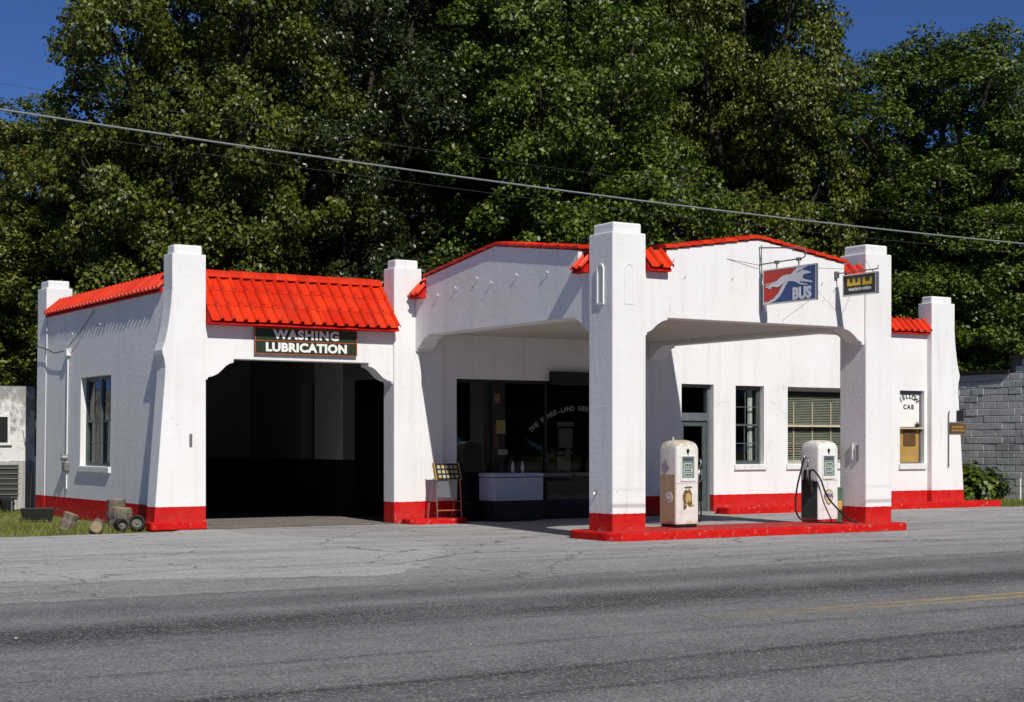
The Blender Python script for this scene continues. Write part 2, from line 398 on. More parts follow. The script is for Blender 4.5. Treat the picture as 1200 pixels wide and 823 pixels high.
sheet('concrete_apron', wavy((-40,-2.1),(-10.8,-2.75),200,.07,6) + wavy((-10.4,-2.85),(-6.6,-4.3),60,.08,7) + wavy((-6.2,-4.1),(-2.7,1.0),60,.30,8)
      + wavy((-2.9,1.3),(-4.4,4.3),30,.25,9) + [(-4.3,6.75)] + wavy((-5.4,6.15),(-40,5.8),60,.06,10), 0.0, M['apron'])
sheet('garage_floor', [(-4.41,6.78),(-.41,6.78),(-.41,7.2),(.3,7.2),(.3,15.2),(-4.9,15.2),(-4.9,7.2),(-4.41,7.2)], .006, M['slab'])
# worn yellow centre lines
def worn_yellow():
    m = mat('worn_yellow_paint', (.5,.33,.05), .8, .2); t = NT(m); P = t.coord('Object')
    x = t.sep(P)[0]
    w = t.noise(7,6,t.coord('Object',(.6,1,1)),.7); fade = t.math('MULTIPLY', t.math('ADD', x, 7.0), .16, clamp=True)
    f = t.ramp(t.math('ADD', w, t.math('MULTIPLY', t.math('SUBTRACT', fade, .8), .35)), [(.30,G(0)),(.58,G(1))])
    c = t.mix(t.math('MULTIPLY', f, .62), (.17,.168,.16), (.56,.38,.12)); c = t.mix(t.ramp(t.noise(95,2,P,.7),[(.5,G(0)),(.72,G(1))]), c, (.42,.36,.2)); t.color(c); return m
M['yellow_line'] = worn_yellow()
for v0 in (-10.02, -10.27):
    sheet('centre_line', wavy((-6.2,v0-.065),(60,v0-.065),400,.014,12)+wavy((60,v0+.065),(-6.2,v0+.065),400,.014,13), -.006, M['yellow_line'])
for k in range(10):   # bits of gravel on the tarmac
    r = random.uniform(.008,.018); u, v = random.uniform(-14,6), random.uniform(-11,-2.5)
    o = MB().lathe([(r*.5,-.004),(r,.3*r),(r*.8,.8*r),(r*.3,1.05*r)], 6).build('pebble', M['apron'])
    place(o, u, v, -.004, k); tag(o, 'small pale stone lying loose on the tarmac', 'stone', 'loose stones on the road')

# ------------------------------------------------------------------ the service station
S = empty('service_station', 0, 0, 0, label='white stucco service station with red tile trim and corner canopy', cat='service station')
def spart(mb, name, m, parent=S, bevel=.012): return mb.build(name, m, parent, bevel=bevel)

def pillar(u0,u1,v0,v1,z1=5.13,name='pillar',m='stucco'):
    o = spart(MB().box(u0,u1,v0,v1,0,z1), name, M[m], bevel=.02)
    i = .055
    spart(MB().box(u0+i,u1-i,v0+i,v1-i,z1-.01,z1+.17), 'pillar_cap', M['stucco_plain'], o, .03)
    return o
P0 = pillar(0,.69,0,.69); P1 = pillar(5.77,6.43,0,.69)
PL = pillar(-.44,.19,6.84,7.30)                      # right post of the garage front
SB = lambda z: -5.08 - .06*(1 - min(z,4.55)/4.55)
PB = spart(MB().prism([(-4.5,0),(-4.5,5.13),(-5.095,5.13),(-5.095,4.55),(-5.155,0)],'v',14.75,15.45), 'pillar', M['stucco'], bevel=.02)
spart(MB().box(-5.04,-4.555,14.805,15.395,5.12,5.30), 'pillar_cap', M['stucco_plain'], PB, .03)
# flared posts at both ends of the building
def flare(x0, s, u_in, v0, v1):
    pr = [(0,5.13),(0,4.45),(.03,4.1),(.08,3.75),(.14,3.48),(.19,3.33),(.185,3.26),(.15,3.15),(.13,3.0),(.14,2.8),(.36,0)]
    poly = [(u_in,0),(u_in,5.13)] + [(x0 + s*a, z) for a, z in pr]
    o = spart(MB().prism(poly,'v',v0,v1), 'flared_pillar', M['stucco'], bevel=.015)
    a,b = sorted((x0,u_in))
    spart(MB().box(a+.055,b-.055,v0+.055,v1-.055,5.12,5.30), 'pillar_cap', M['stucco_plain'], o, .03)
    return o
FL = flare(-5.08,-1,-4.42,6.84,7.30); FR = flare(15.60,1,14.78,6.84,7.30)
spart(MB().box(-5.50,-4.415,6.80,7.34,0,.15), 'base_ledge', M['red'], FL, .02)
# corner slot reliefs on the tall corner pillar
def slot(parent, fn):
    pts = [(-.10,3.93),(-.10,4.52)] + [(-.10*math.cos(a), 4.52+.10*math.sin(a)) for a in [PI*k/8 for k in range(1,8)]] + [(.10,4.52),(.10,3.93)]
    inn = [(-.07,3.96),(-.07,4.52)] + [(-.07*math.cos(a), 4.52+.07*math.sin(a)) for a in [PI*k/8 for k in range(1,8)]] + [(.07,4.52),(.07,3.96)]
    m = MB(fn); n = len(pts)
    vs = [(p[0],0,p[1]) for p in pts]+[(p[0],0,p[1]) for p in inn]+[(p[0],-.025,p[1]) for p in pts]+[(p[0],-.025,p[1]) for p in inn]
    fs = []
    for i in range(n):
        j = (i+1)%n
        fs += [(2*n+i,2*n+j,3*n+j,3*n+i),(i,j,2*n+j,2*n+i),(n+i,3*n+i,3*n+j,n+j),(i,n+i,n+j,j)]
    m.add(vs,fs); return spart(m, 'slot_relief', M['stucco_plain'], parent, 0)
slot(P0, lambda a,d,z: (d, .34+a, z)); slot(P0, lambda a,d,z: (.34+a, d*.3, z))

COR = [(.50,0),(.50,-.035),(.44,-.045),(.36,-.075),(.27,-.13),(.20,-.19),(.14,-.235),(.085,-.255),(.06,-.262),(.06,-.31),(0,-.31)]
def beam_poly(a0,a1,zb,sh,eave,peak,g0,g1,mid):
    left = [(a0+x, zb+z) for x,z in reversed(COR)]          # from the post out along the beam
    right = [(a1-x, zb+z) for x,z in COR]
    return left + right + [(a1,sh),(g1,sh),(g1,eave),(mid,peak),(g0,eave),(g0,sh),(a0,sh)]
BL = spart(MB().prism(beam_poly(.69,6.84,3.77,4.60,4.92,5.27,1.07,6.41,3.8),'u',.045,.40), 'canopy_side_wall', M['stucco_plain'])
BF = spart(MB().prism(beam_poly(.69,5.77,3.735,4.60,4.90,5.21,1.17,5.27,3.22),'v',.045,.40), 'canopy_front_wall', M['stucco_plain'])
BR = spart(MB().prism(beam_poly(.69,6.99,3.75,4.60,4.92,5.27,1.07,6.41,3.8),'u',6.03,6.385), 'canopy_far_wall', M['stucco_plain'])
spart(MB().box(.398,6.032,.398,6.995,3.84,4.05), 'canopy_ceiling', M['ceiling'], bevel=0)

# walls
ctop = 3.20
arch = [(-4.42,2.80),(-4.36,2.80),(-4.36,2.84),(-4.27,2.86),(-4.16,2.91),(-4.08,2.98),(-4.0,3.06),(-3.92,3.11),(-3.84,3.13),(-3.84,3.2),
        (-.98,3.2),(-.98,3.13),(-.90,3.11),(-.82,3.06),(-.74,2.98),(-.66,2.91),(-.56,2.86),(-.47,2.84),(-.47,2.80),(-.41,2.80)]
gf = [(-4.9,0),(-4.42,0)] + arch + [(-.41,0),(.02,0),(.02,4.10),(-4.9,4.10)]
spart(MB().prism(gf,'v',6.90,7.25), 'garage_front_wall', M['stucco'], bevel=.01)
spart(MB().box(.02,.72,6.90,7.25,0,4.45), 'canopy_pilaster', M['stucco'], bevel=.01)
WV = 7.0
DOOR=(6.97,7.90,0,2.95); WIN1=(8.55,9.41,1.12,2.94); WIN2=(10.14,12.3,1.12,2.94); WIN3=(13.83,14.68,1.10,2.92); SHOP=(1.10,5.60,.0,2.94)
spart(holed(.72,15.6,0,4.38,WV,WV+.30,[DOOR,WIN1,WIN2,WIN3,SHOP]), 'front_wall', M['stucco'], bevel=0)
LW=(10.25,12.22,1.13,3.0)
spart(holed(7.25,14.80,0,4.55,0,.30,[LW], fn=lambda a,d,z:(SB(z)+d,a,z)), 'garage_side_wall', M['stucco'], bevel=0)
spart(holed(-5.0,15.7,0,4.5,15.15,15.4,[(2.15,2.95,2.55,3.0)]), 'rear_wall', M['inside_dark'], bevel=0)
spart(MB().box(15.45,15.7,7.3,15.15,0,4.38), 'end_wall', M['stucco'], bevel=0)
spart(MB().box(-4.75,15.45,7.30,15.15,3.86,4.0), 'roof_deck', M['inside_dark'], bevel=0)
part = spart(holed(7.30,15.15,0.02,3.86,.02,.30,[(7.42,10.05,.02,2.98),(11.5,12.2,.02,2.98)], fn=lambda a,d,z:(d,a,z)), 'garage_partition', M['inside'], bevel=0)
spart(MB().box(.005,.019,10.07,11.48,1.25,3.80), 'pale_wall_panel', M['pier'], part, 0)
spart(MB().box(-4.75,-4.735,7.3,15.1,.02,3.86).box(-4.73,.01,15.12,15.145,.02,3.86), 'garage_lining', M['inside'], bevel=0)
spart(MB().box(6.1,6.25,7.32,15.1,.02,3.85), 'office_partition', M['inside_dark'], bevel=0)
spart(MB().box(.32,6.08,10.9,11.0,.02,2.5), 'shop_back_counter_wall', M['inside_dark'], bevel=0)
o = empty('light_bulb', -.15+.9, 9.35, 0, label='bare lit yellow bulb hanging inside the dark garage', cat='bulb')
mb = mat('lit_bulb', (1,.7,.2)); mb.node_tree.nodes['Principled BSDF'].inputs['Emission Color'].default_value=(1,.62,.16,1); mb.node_tree.nodes['Principled BSDF'].inputs['Emission Strength'].default_value=2.2
MB().lathe([(.01,2.06),(.03,2.075),(.043,2.11),(.038,2.15),(.016,2.18)],12).build('bulb', mb, o, smooth=True)
MB().tube([(0,0,2.18),(0,0,3.86)],.006,6).build('flex', M['black'], o)

# windows -----------------------------------------------------------------
def window(parent, fn, a0,a1,z0,z1, inset=.13, units=1, rows=2, cols=2, fm='green_trim', sill=True, name='window', curtain=True):
    fr = .05
    w = MB(fn)
    w.box(a0,a0+fr,inset,inset+.09,z0,z1).box(a1-fr,a1,inset,inset+.09,z0,z1).box(a0+fr,a1-fr,inset,inset+.09,z1-fr,z1).box(a0+fr,a1-fr,inset,inset+.09,z0,z0+.04)
    wo = w.build(name, M[fm], parent)
    uw = (a1-a0-2*fr)/units
    for k in range(units):
        b0 = a0+fr+k*uw; b1 = b0+uw
        if units>1 and k>0: MB(fn).box(b0-.06,b0+.06,inset-.01,inset+.10,z0+.04,z1-fr).build('mullion', M[fm], wo); b0+=.06
        if units>1 and k<units-1: b1-=.06
        zm=(z0+z1)/2
        for (c0,c1,dd) in ((z0+.04,zm+.02,.045),(zm-.02,z1-fr,.02)):
            s = MB(fn); st=.045
            d0,d1=inset+dd,inset+dd+.035
            s.box(b0,b0+st,d0,d1,c0,c1).box(b1-st,b1,d0,d1,c0,c1).box(b0+st,b1-st,d0,d1,c0,c0+st).box(b0+st,b1-st,d0,d1,c1-st,c1)
            so = s.build('sash', M[fm], wo)
            g = MB(fn)
            for r in range(1,rows):
                zz=c0+(c1-c0)*r/rows; g.box(b0+st,b1-st,d0+.004,d1-.004,zz-.011,zz+.011)
            for q in range(1,cols):
                aa=b0+(b1-b0)*q/cols; g.box(aa-.011,aa+.011,d0+.006,d1-.006,c0+st,c1-st)
            g.build('glazing_bar', M[fm], wo)
            MB(fn).box(b0+st,b1-st,d0+.015,d0+.018,c0+st,c1-st).build('pane', M['glass'], wo)
        if curtain:
            for side in (0,1):
                n=18; cw=(b1-b0)*(.24 if side==0 else .20); x0=b0+.03 if side==0 else b1-.03-cw
                vs=[]; fs=[]
                for i in range(n+1):
                    x=x0+cw*i/n; d=inset+.17+.025*math.sin(i*1.9)
                    vs+= [(x,d,z0+.05),(x+.03*math.sin(i),d+.01,z1-.06)]
                fs=[(2*i,2*i+2,2*i+3,2*i+1) for i in range(n)]
                MB(fn).add(vs,fs).build('curtain', M['curtain'], wo, smooth=True)
    if sill: MB(fn).box(a0-.05,a1+.05,-.055,inset-.002,z0-.13,z0-.004).build('window_sill', M['trim'], wo, bevel=.012)
    return wo
FN = lambda a,d,z: (a, WV+d, z)
SN = lambda a,d,z: (SB(z)+d, a, z)
window(S, SN, *LW, units=2, inset=.12)
window(S, FN, *WIN1, inset=.14)
# big window with a crooked venetian blind
w2 = window(S, FN, *WIN2, units=1, inset=.14, curtain=False, fm='blind', rows=1, cols=1)
MB(FN).box(10.19,12.25,.128,.139,2.0,2.035).build('meeting_rail', M['cream'], w2)
b = MB(FN); rr = random.Random(5)
for i in range(44):
    z = 1.20+i*.0395; n=6
    sk = .03*math.sin(i*1.3)*(1 if i<14 else .25)
    for q in range(n):
        x0=10.24+q*(1.96/n); x1=x0+1.96/n
        j0=sk*(q/n-.5)+rr.uniform(-.003,.003); j1=sk*((q+1)/n-.5)
        b.add([(x0,.262,z+j0),(x1,.262,z+j1),(x1,.292,z+j1+.022),(x0,.292,z+j0+.022)],[(0,1,2,3)])
tag(b.build('venetian_blind', M['blind'], w2, recalc=False), kind='stuff')
bt = MB(FN)
for x in (10.55,11.15,11.75): bt.box(x-.022,x+.022,.250,.256,1.18,2.60)
bt.build('blind_tape', M['cream'], w2)
spart(MB(FN).box(10.3,12.1,.4,.42,1.15,2.93), 'inner_panel', M['inside_dark'], w2, 0)
# cab office window: whitewashed top pane with lettering, tan board below
w3 = MB(FN)
a0,a1,z0,z1 = WIN3
w3.box(a0,a0+.05,.10,.17,z0,z1).box(a1-.05,a1,.10,.17,z0,z1).box(a0+.05,a1-.05,.10,.17,z1-.09,z1).box(a0+.05,a1-.05,.10,.17,z0,z0+.03)
w3 = w3.build('window', M['door_grey'], S)
MB(FN).box(a0+.05,a1-.05,.125,.135,2.02,z1-.09).build('whitened_pane', M['sign_white'], w3)
MB(FN).box(a0+.05,a1-.05,.14,.16,z0+.03,1.96).build('tan_board', M['tan_board'], w3)
MB(FN).box(a0+.26,a1-.18,.115,.139,1.55,1.94).build('brown_panel', M['brown_box'], w3)
MB(FN).box(a0+.0,a1-.0,.0,.124,1.965,2.0).build('shelf', M['cream'], w3)
MB(FN).box(a0-.05,a1+.05,-.06,.098,z0-.14,z0-.004).build('window_sill', M['trim'], w3, bevel=.012)
def arc_text(body, radius, span, cx, cz, dpt, size, m, parent, fn_o=FRONT, **k):
    n=len(body); c=0
    for i,ch in enumerate(body):
        if ch==' ': continue
        ang = span*(.5 - (i+.5)/n)
        R = Matrix.Rotation(-ang*-1, 4, 'Z')
        pos = Vector((cx - radius*math.sin(ang), dpt, cz + radius*math.cos(ang) - radius))
        me = text_mesh(ch, size, **k); me.materials.clear(); me.materials.append(m)
        o = bpy.data.objects.new('letter', me); link(o, parent); o.matrix_local = Matrix.Translation(pos) @ fn_o @ Matrix.Rotation(ang,4,'Z')
arc_text('YELLOW', .42, 1.7, 14.255, 2.78, WV+.122, .17, M['black'], w3, bold=.006, depth=.002)
lettering('CAB', .16, M['black'], w3, (14.255, WV+.122, 2.51), FRONT, name='letters', bold=.006, depth=.002, spacing=1.35)
pt = empty('flower_pot', 14.50, WV+.055, 2.0, label='small dark pot on the shelf of the cab office window', cat='pot')
MB().lathe([(.03,0),(.048,.07),(.052,.075),(.05,.09),(.036,.088)],12).build('pot', M['black'], pt)
lf = MB()
for k in range(14):
    a=k*2.4; lf.tube([(0,0,.08),(.025*math.cos(a),.025*math.sin(a),.12),(.055*math.cos(a),.055*math.sin(a),.13)],.008,4,.002)
lf.build('sprigs', M['green_trim'], pt)
# door with transom
d = MB(FN); a0,a1,_,z1 = DOOR
d.box(a0,a0+.07,.14,.26,0,z1).box(a1-.07,a1,.14,.26,0,z1).box(a0+.07,a1-.07,.14,.26,z1-.07,z1).box(a0+.07,a1-.07,.13,.26,2.12,2.30)
dr = d.build('door', M['door_grey'], S)
l = MB(FN)
l.box(a0+.07,a0+.19,.17,.215,.03,2.12).box(a1-.19,a1-.07,.17,.215,.03,2.12).box(a0+.19,a1-.19,.17,.215,2.0,2.12).box(a0+.19,a1-.19,.17,.215,.03,.28).box(a0+.19,a1-.19,.17,.215,.88,1.02)
l.build('door_leaf', M['green_trim'], dr)
MB(FN).box(a0+.19,a1-.19,.19,.194,.28,.88).box(a0+.19,a1-.19,.19,.194,1.02,2.0).box(a0+.07,a1-.07,.19,.194,2.30,z1-.07).build('pane', M['glass'], dr)
MB(FN).box(a0+.22,a1-.3,.21,.225,.95,.975).build('push_bar', M['steel'], dr)
MB(FN).lathe([(.012,.10),(.03,.11),(.032,.14),(.015,.165)],10,c=(a0+.13,0,1.0),axis='y').build('handle', M['steel'], dr)
MB(FN).box(a0,a1,-.05,.26,0,.05).build('threshold', M['lot'], dr)
# shop front: frame, plate glass, arched lettering
a0,a1,z0,z1 = SHOP
f = MB(FN)
f.box(a0,a0+.06,.10,.20,0,z1).box(a1-.06,a1,.10,.20,0,z1).box(a0+.06,a1-.06,.10,.20,z1-.07,z1).box(a0+.06,a1-.06,.10,.20,.0,.40)
f.box(2.02,2.08,.10,.20,.40,z1-.07).box(3.35,3.40,.105,.195,.40,z1-.07)
sf = f.build('shop_front', M['black'], S)
for x0,x1 in ((a0+.06,2.02),(2.08,3.35),(3.40,a1-.06)): MB(FN).box(x0,x1,.145,.151,.40,z1-.07).build('plate_glass', M['glass'], sf)
M['faded']=mat('faded_gilt',(.27,.26,.21),.9,.1)
arc_text('THE KINGS-LAND SERVICE STATION', 1.75, 1.55, 4.22, 2.36, WV+.138, .145, M['faded'], sf, bold=.004, depth=.002)
MB(FN).box(3.38,5.6,-.14,-.004,2.86,3.14).build('header_box', M['black'], sf, bevel=.01)
for (x,z,w_,h_,m_) in ((3.92,2.02,.44,.10,'paper_grey'),(3.92,1.72,.36,.42,'paper_grey'),(3.92,1.40,.40,.06,'paper_grey'),(3.82,.98+.2,.24,.30,'paper_grey'),(3.98,1.24,.14,.5,'paper_grey'),
                       (2.27,1.95,.22,.28,'paper_yellow'),(2.32,1.42,.24,.11,'paper'),(2.16,2.55,.17,.20,'pink_box')):
    MB(FN).box(x-w_/2,x+w_/2,.156,.160,z-h_/2,z+h_/2).build('paper_notice', M[m_], sf)
MB(FN).box(2.08,2.20,.158,.20,1.52,1.72).box(2.11,2.15,.158,.175,1.72,2.0).build('red_cabinet', M['paper_red'], sf)
# counter inside
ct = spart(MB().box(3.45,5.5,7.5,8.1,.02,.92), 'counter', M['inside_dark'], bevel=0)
for x0,x1 in ((2.98,3.92),(3.97,5.5)): MB(FN).box(x0,x1,-.12,.095,.90,.975).build('window_ledge', M['paper_grey'], sf, bevel=.01)
# tile hoods ---------------------------------------------------------------
def tile_mesh(name, w, L, roll=.052):
    prof = [(0,.012),(.012,.002),(w*.5,-.004),(w*.62,.004),(w*.68,.012),(w*.73,.018+roll*.5),(w*.80,.012+roll),(w*.86,.014+roll*1.08),(w*.92,.012+roll),(w*.99,.018+roll*.5),(w*1.03,.012)]
    n=len(prof); vs=[]; fs=[]
    for y,lift in ((0,.015),(L,0)):
        vs += [(x,y,z+lift) for x,z in prof]; vs += [(x,y,z+lift-.014) for x,z in prof]
    for i in range(n-1):
        fs += [(i,i+1,2*n+i+1,2*n+i),(n+i,3*n+i,3*n+i+1,n+i+1),(i,n+i,n+i+1,i+1),(2*n+i,2*n+i+1,3*n+i+1,3*n+i)]
    fs += [(0,2*n,3*n,n),(n-1,2*n-1,4*n-1,3*n-1)]
    me = MB().add(vs,fs).mesh(name, smooth=False); me.materials.append(M['tile']); return me
def hood(name, side, p0, p1, eave, top, ncol, nrow, ridge=False, back=.06):
    """side 'f': runs along u, slope in v; side 's': runs along v, slope in u. eave/top = (offset, z)"""
    dv, dz = top[0]-eave[0], top[1]-eave[1]; L = math.hypot(dv,dz); c,s = dv/L, dz/L
    w = (p1-p0)/ncol; rl = L/nrow
    key = f'tile_{w:.3f}_{rl:.3f}'
    me = bpy.data.meshes.get(key) or tile_mesh(key, w, rl*1.10)
    if side=='f':
        ax,ay,az = Vector((1,0,0)),Vector((0,c,s)),Vector((0,-s,c)); org = lambda i: Vector((p0+i*w, eave[0], eave[1]))
        poly=[(eave[0]+.03,eave[1]-.02),(top[0],top[1]-.03),(top[0]+back,top[1]-.03),(top[0]+back,eave[1]-.06),(eave[0]+.03,eave[1]-.05)]
        ho = MB().prism(poly,'u',p0,p1).build(name, M['red'], S)
    else:
        ax,ay,az = Vector((0,-1,0)),Vector((c,0,s)),Vector((-s,0,c)); org = lambda i: Vector((eave[0], p1-i*w, eave[1]))
        poly=[(eave[0]+.03,eave[1]-.02),(top[0],top[1]-.03),(top[0]+back,top[1]-.03),(top[0]+back,eave[1]-.06),(eave[0]+.03,eave[1]-.05)]
        ho = MB().prism(poly,'v',p0,p1).build(name, M['red'], S)
    rr = random.Random(hash(name)%97)
    for r in range(nrow):
        for i in range(ncol):
            o = bpy.data.objects.new('roof_tile', me); link(o, ho)
            p = org(i) + ay*(r*rl + rr.uniform(-.008,.008)) + az*(.004+rr.uniform(0,.006))
            R = Matrix((ax,ay,az)).transposed().to_4x4()
            o.matrix_local = Matrix.Translation(p) @ R @ Matrix.Rotation(rr.uniform(-.008,.008),4,'Z')
    if ridge:
        rm = MB()
        prof=[(-.13,-.05),(-.11,.01),(-.06,.065),(0,.085),(.06,.065),(.11,.01),(.13,-.05)]; n=7
        vs=[];fs=[]
        for y,k in ((0,1.12),(w*1.12,.95)):
            vs+=[(y,x*k,z*k+.01) for x,z in prof]+[(y,x*k*.88,z*k*.88-.005) for x,z in prof]
        for i in range(n-1): fs+=[(i,i+1,2*n+i+1,2*n+i),(n+i,3*n+i,3*n+i+1,n+i+1),(i,n+i,n+i+1,i+1),(2*n+i,2*n+i+1,3*n+i+1,3*n+i)]
        fs+=[(0,2*n,3*n,n),(n-1,2*n-1,4*n-1,3*n-1)]
        me2=rm.add(vs,fs).mesh('ridge_tile'); me2.materials.append(M['tile'])
        for i in range(ncol):
            o=bpy.data.objects.new('ridge_tile',me2); link(o,ho); o.matrix_local=Matrix.Translation((p0+i*w*.992,top[0]+.03,top[1]+.03+rr.uniform(-.005,.005)))
    return ho
hood('garage_roof_hood','f',-4.41,-.45,(6.58,3.88),(7.42,4.80),17,3,ridge=True)
hood('side_roof_hood','s',7.33,14.73,(-5.16,4.50),(-4.82,4.80),33,1)
hood('wing_roof_hood','f',6.45,14.76,(6.84,4.38),(7.12,4.68),38,1)
hood('canopy_hood','f',.71,1.16,(-.13,4.56),(.16,4.86),2,1)
hood('canopy_hood','f',5.28,5.75,(-.13,4.56),(.16,4.86),2,1)
hood('canopy_hood','s',.71,1.06,(-.13,4.56),(.16,4.86),2,1)
hood('canopy_hood','s',6.42,6.82,(-.13,4.56),(.16,4.86),2,1)
# red coping along the stepped gables, one tile after the other
cp=[(-.225,-.030),(-.225,.012),(-.15,.040),(0,.052),(.15,.040),(.225,.012),(.225,-.030)]
def coping(parent, axis, off, g0, g1, mid, eave, peak, n):
    for (A,B) in (((g0-.05,eave-.005),(mid,peak)),((g1+.05,eave-.005),(mid,peak))):
        a=Vector((A[0],0,A[1])); b=Vector((B[0],0,B[1])); L=(b-a).length; tl=L/n
        key=f'coping_{tl:.3f}'; me=bpy.data.meshes.get(key)
        if not me:
            m_=MB(); vs=[(x,0,z+.018) for x,z in cp]+[(x,tl*1.06,z) for x,z in cp]; k=len(cp)
            m_.add(vs,[tuple(range(k)),tuple(range(2*k-1,k-1,-1))]+[(i,(i+1)%k,k+(i+1)%k,k+i) for i in range(k)])
            me=m_.mesh(key); me.materials.append(M['tile'])
        dd=(b-a).normalized()
        for i in range(n):
            p=a+(b-a)*(i/n)
            if axis=='u': ay=Vector((dd.x,0,dd.z)); pos=Vector((p.x,off,p.z)); ax=Vector((0,1,0))
            else: ay=Vector((0,dd.x,dd.z)); pos=Vector((off,p.x,p.z)); ax=Vector((1,0,0))
            az=ax.cross(ay)
            if az.z<0: ax=-ax; az=ax.cross(ay)
            o=bpy.data.objects.new('coping_tile',me); link(o,parent)
            o.matrix_local=Matrix.Translation(pos+az*(.035+random.uniform(0,.006)))@Matrix((ax,ay,az)).transposed().to_4x4()
coping(BF,'u',.2225,1.17,5.27,3.22,4.90,5.21,8)
coping(BL,'v',.2225,1.07,6.41,3.8,4.92,5.27,10)
coping(BR,'v',6.2075,1.07,6.41,3.8,4.92,5.27,10)
# hooks for lights along the parapets
def hook(parent, p, out):
    o=MB().tube([p, tuple(Vector(p)+Vector(out)*.03), tuple(Vector(p)+Vector(out)*.045+Vector((0,0,.035)))],.010,6).build('hook', M['trim'], parent)
for v,z in ((14.2,4.28),(12.6,4.25),(11.3,4.27),(9.9,4.25),(8.1,4.22),(12.75,3.95),(10.9,4.05)): hook(S,(SB(z)+.005,v,z),(-1,0,0))
for v,z in ((5.9,4.52),(5.2,4.60),(4.4,4.72),(3.9,4.60),(3.0,4.66),(2.0,4.62),(.95,4.38),(6.6,4.40)): hook(BL,(.05,v,z),(-1,0,0))
for u,z in ((1.3,4.72),(1.55,4.45),(2.6,4.48),(4.7,4.50),(5.0,4.4)): hook(BF,(u,.05,z),(0,-1,0))
# faucet, conduit, meter and other wall fittings
fa=MB().tube([(-.002,.42,.78),(-.07,.42,.78),(-.09,.42,.75)],.014,6).lathe([(.03,-.05),(.03,-.04)],10,c=(0,.42,.80),axis='x').build('wall_tap', M['steel'], P0)
cd=MB(lambda u,v,z:(u+SB(z)+5.0,v,z)).tube([(-5.03,13.05,.62),(-5.03,13.05,3.55)],.015,8).build('conduit', M['stucco_plain'], S)
MB().box(-5.24,-5.10,12.95,13.15,1.0,1.2).build('meter_box', M['dark_steel'], cd, bevel=.02)
MB().lathe([(.04,-5.30),(.07,-5.28),(.07,-5.15)],12,c=(0,13.05,1.30),axis='x').build('meter', M['steel'], cd)
MB().box(-5.19,-5.08,12.95,13.15,3.5,3.66).build('junction_box', M['trim'], cd, bevel=.01)
MB().tube([(-5.18,13.05,3.62),(-5.17,13.9,3.60),(-5.17,14.6,3.74),(-5.18,15.4,3.84)],.010,6).build('cable', M['rubber'], cd)
MB().tube([(-5.15,13.05,3.66),(-5.13,12.2,3.98),(-5.11,11.3,4.38)],.009,6).build('cable', M['dark_steel'], cd)
MB().tube([(-5.13,14.62,3.74),(-5.115,14.62,4.45)],.014,6).build('pipe', M['trim'], cd)
MB().box(-4.75,-4.70,6.815,6.838,1.55,1.78).build('latch_plate', M['dark_steel'], FL)
for v,z in ((.20,1.28),(.34,1.30)): MB().box(5.74,5.769,v-.02,v+.02,z,z+.30).build('handle_bracket', M['trim'] if v>.3 else M['dark_steel'], P1, bevel=.006)
# kerbs
def rr_poly(u0,u1,v0,v1,r,n=6):
    out=[]
    for cx,cy,a in ((u1-r,v0+r,-PI/2),(u1-r,v1-r,0),(u0+r,v1-r,PI/2),(u0+r,v0+r,PI)):
        for k in range(n+1): t_=a+PI/2*k/n; out.append((cx+r*math.cos(t_),cy+r*math.sin(t_)))
    return out
isl=MB().prism(rr_poly(-.26,6.60,-.40,1.10,.33),'z',-.02,.13).build('pump_island', M['red'], None, bevel=.025)
place(isl,0,0); tag(isl,'long red painted concrete pump island with rounded ends','kerb island')
MB().prism(rr_poly(-.12,6.45,-.22,.95,.25),'z',.1305,.134).build('island_top', M['redtop'], isl)
k1=MB().prism(rr_poly(7.95,17.0,6.50,6.995,.12),'z',-.02,.15).build('wall_kerb', M['red'], S, bevel=.02)
k2=MB().prism(rr_poly(-.35,.98,6.22,6.835,.22),'z',-.02,.10).build('corner_kerb', M['red'], S, bevel=.02)
# ------------------------------------------------------------------ signs
# washing / lubrication board over the garage door
sg = empty('garage_sign', -3.44, 6.88, 3.315, label='dark green board lettered WASHING LUBRICATION above the garage door', cat='sign')
WB=2.16
MB().box(0,WB,-.05,0,.0,.50).build('board', M['sign_green'], sg, bevel=.006)
fr=MB()
for z0,z1 in ((.0,.014),(.245,.259),(.486,.50)): fr.box(-.006,WB+.006,-.058,-.047,z0,z1)
for x0,x1 in ((-.006,.012),(WB-.012,WB+.006)): fr.box(x0,x1,-.0565,-.048,.014,.486)
fr.build('orange_border', M['sign_orange'], sg)
lettering('WASHING', .235, M['sign_white'], sg, (WB*.5,-.054,.372), FRONT, name='letters', bold=.011, depth=.003, spacing=1.15, xs=1.15)
lettering('LUBRICATION', .225, M['sign_white'], sg, (WB*.5,-.054,.126), FRONT, name='letters', bold=.011, depth=.003, spacing=1.06, xs=1.14)
MB().box(.3,.34,0,.018,.45,.56).box(WB-.34,WB-.3,0,.018,.45,.56).build('hanger', M['dark_steel'], sg)

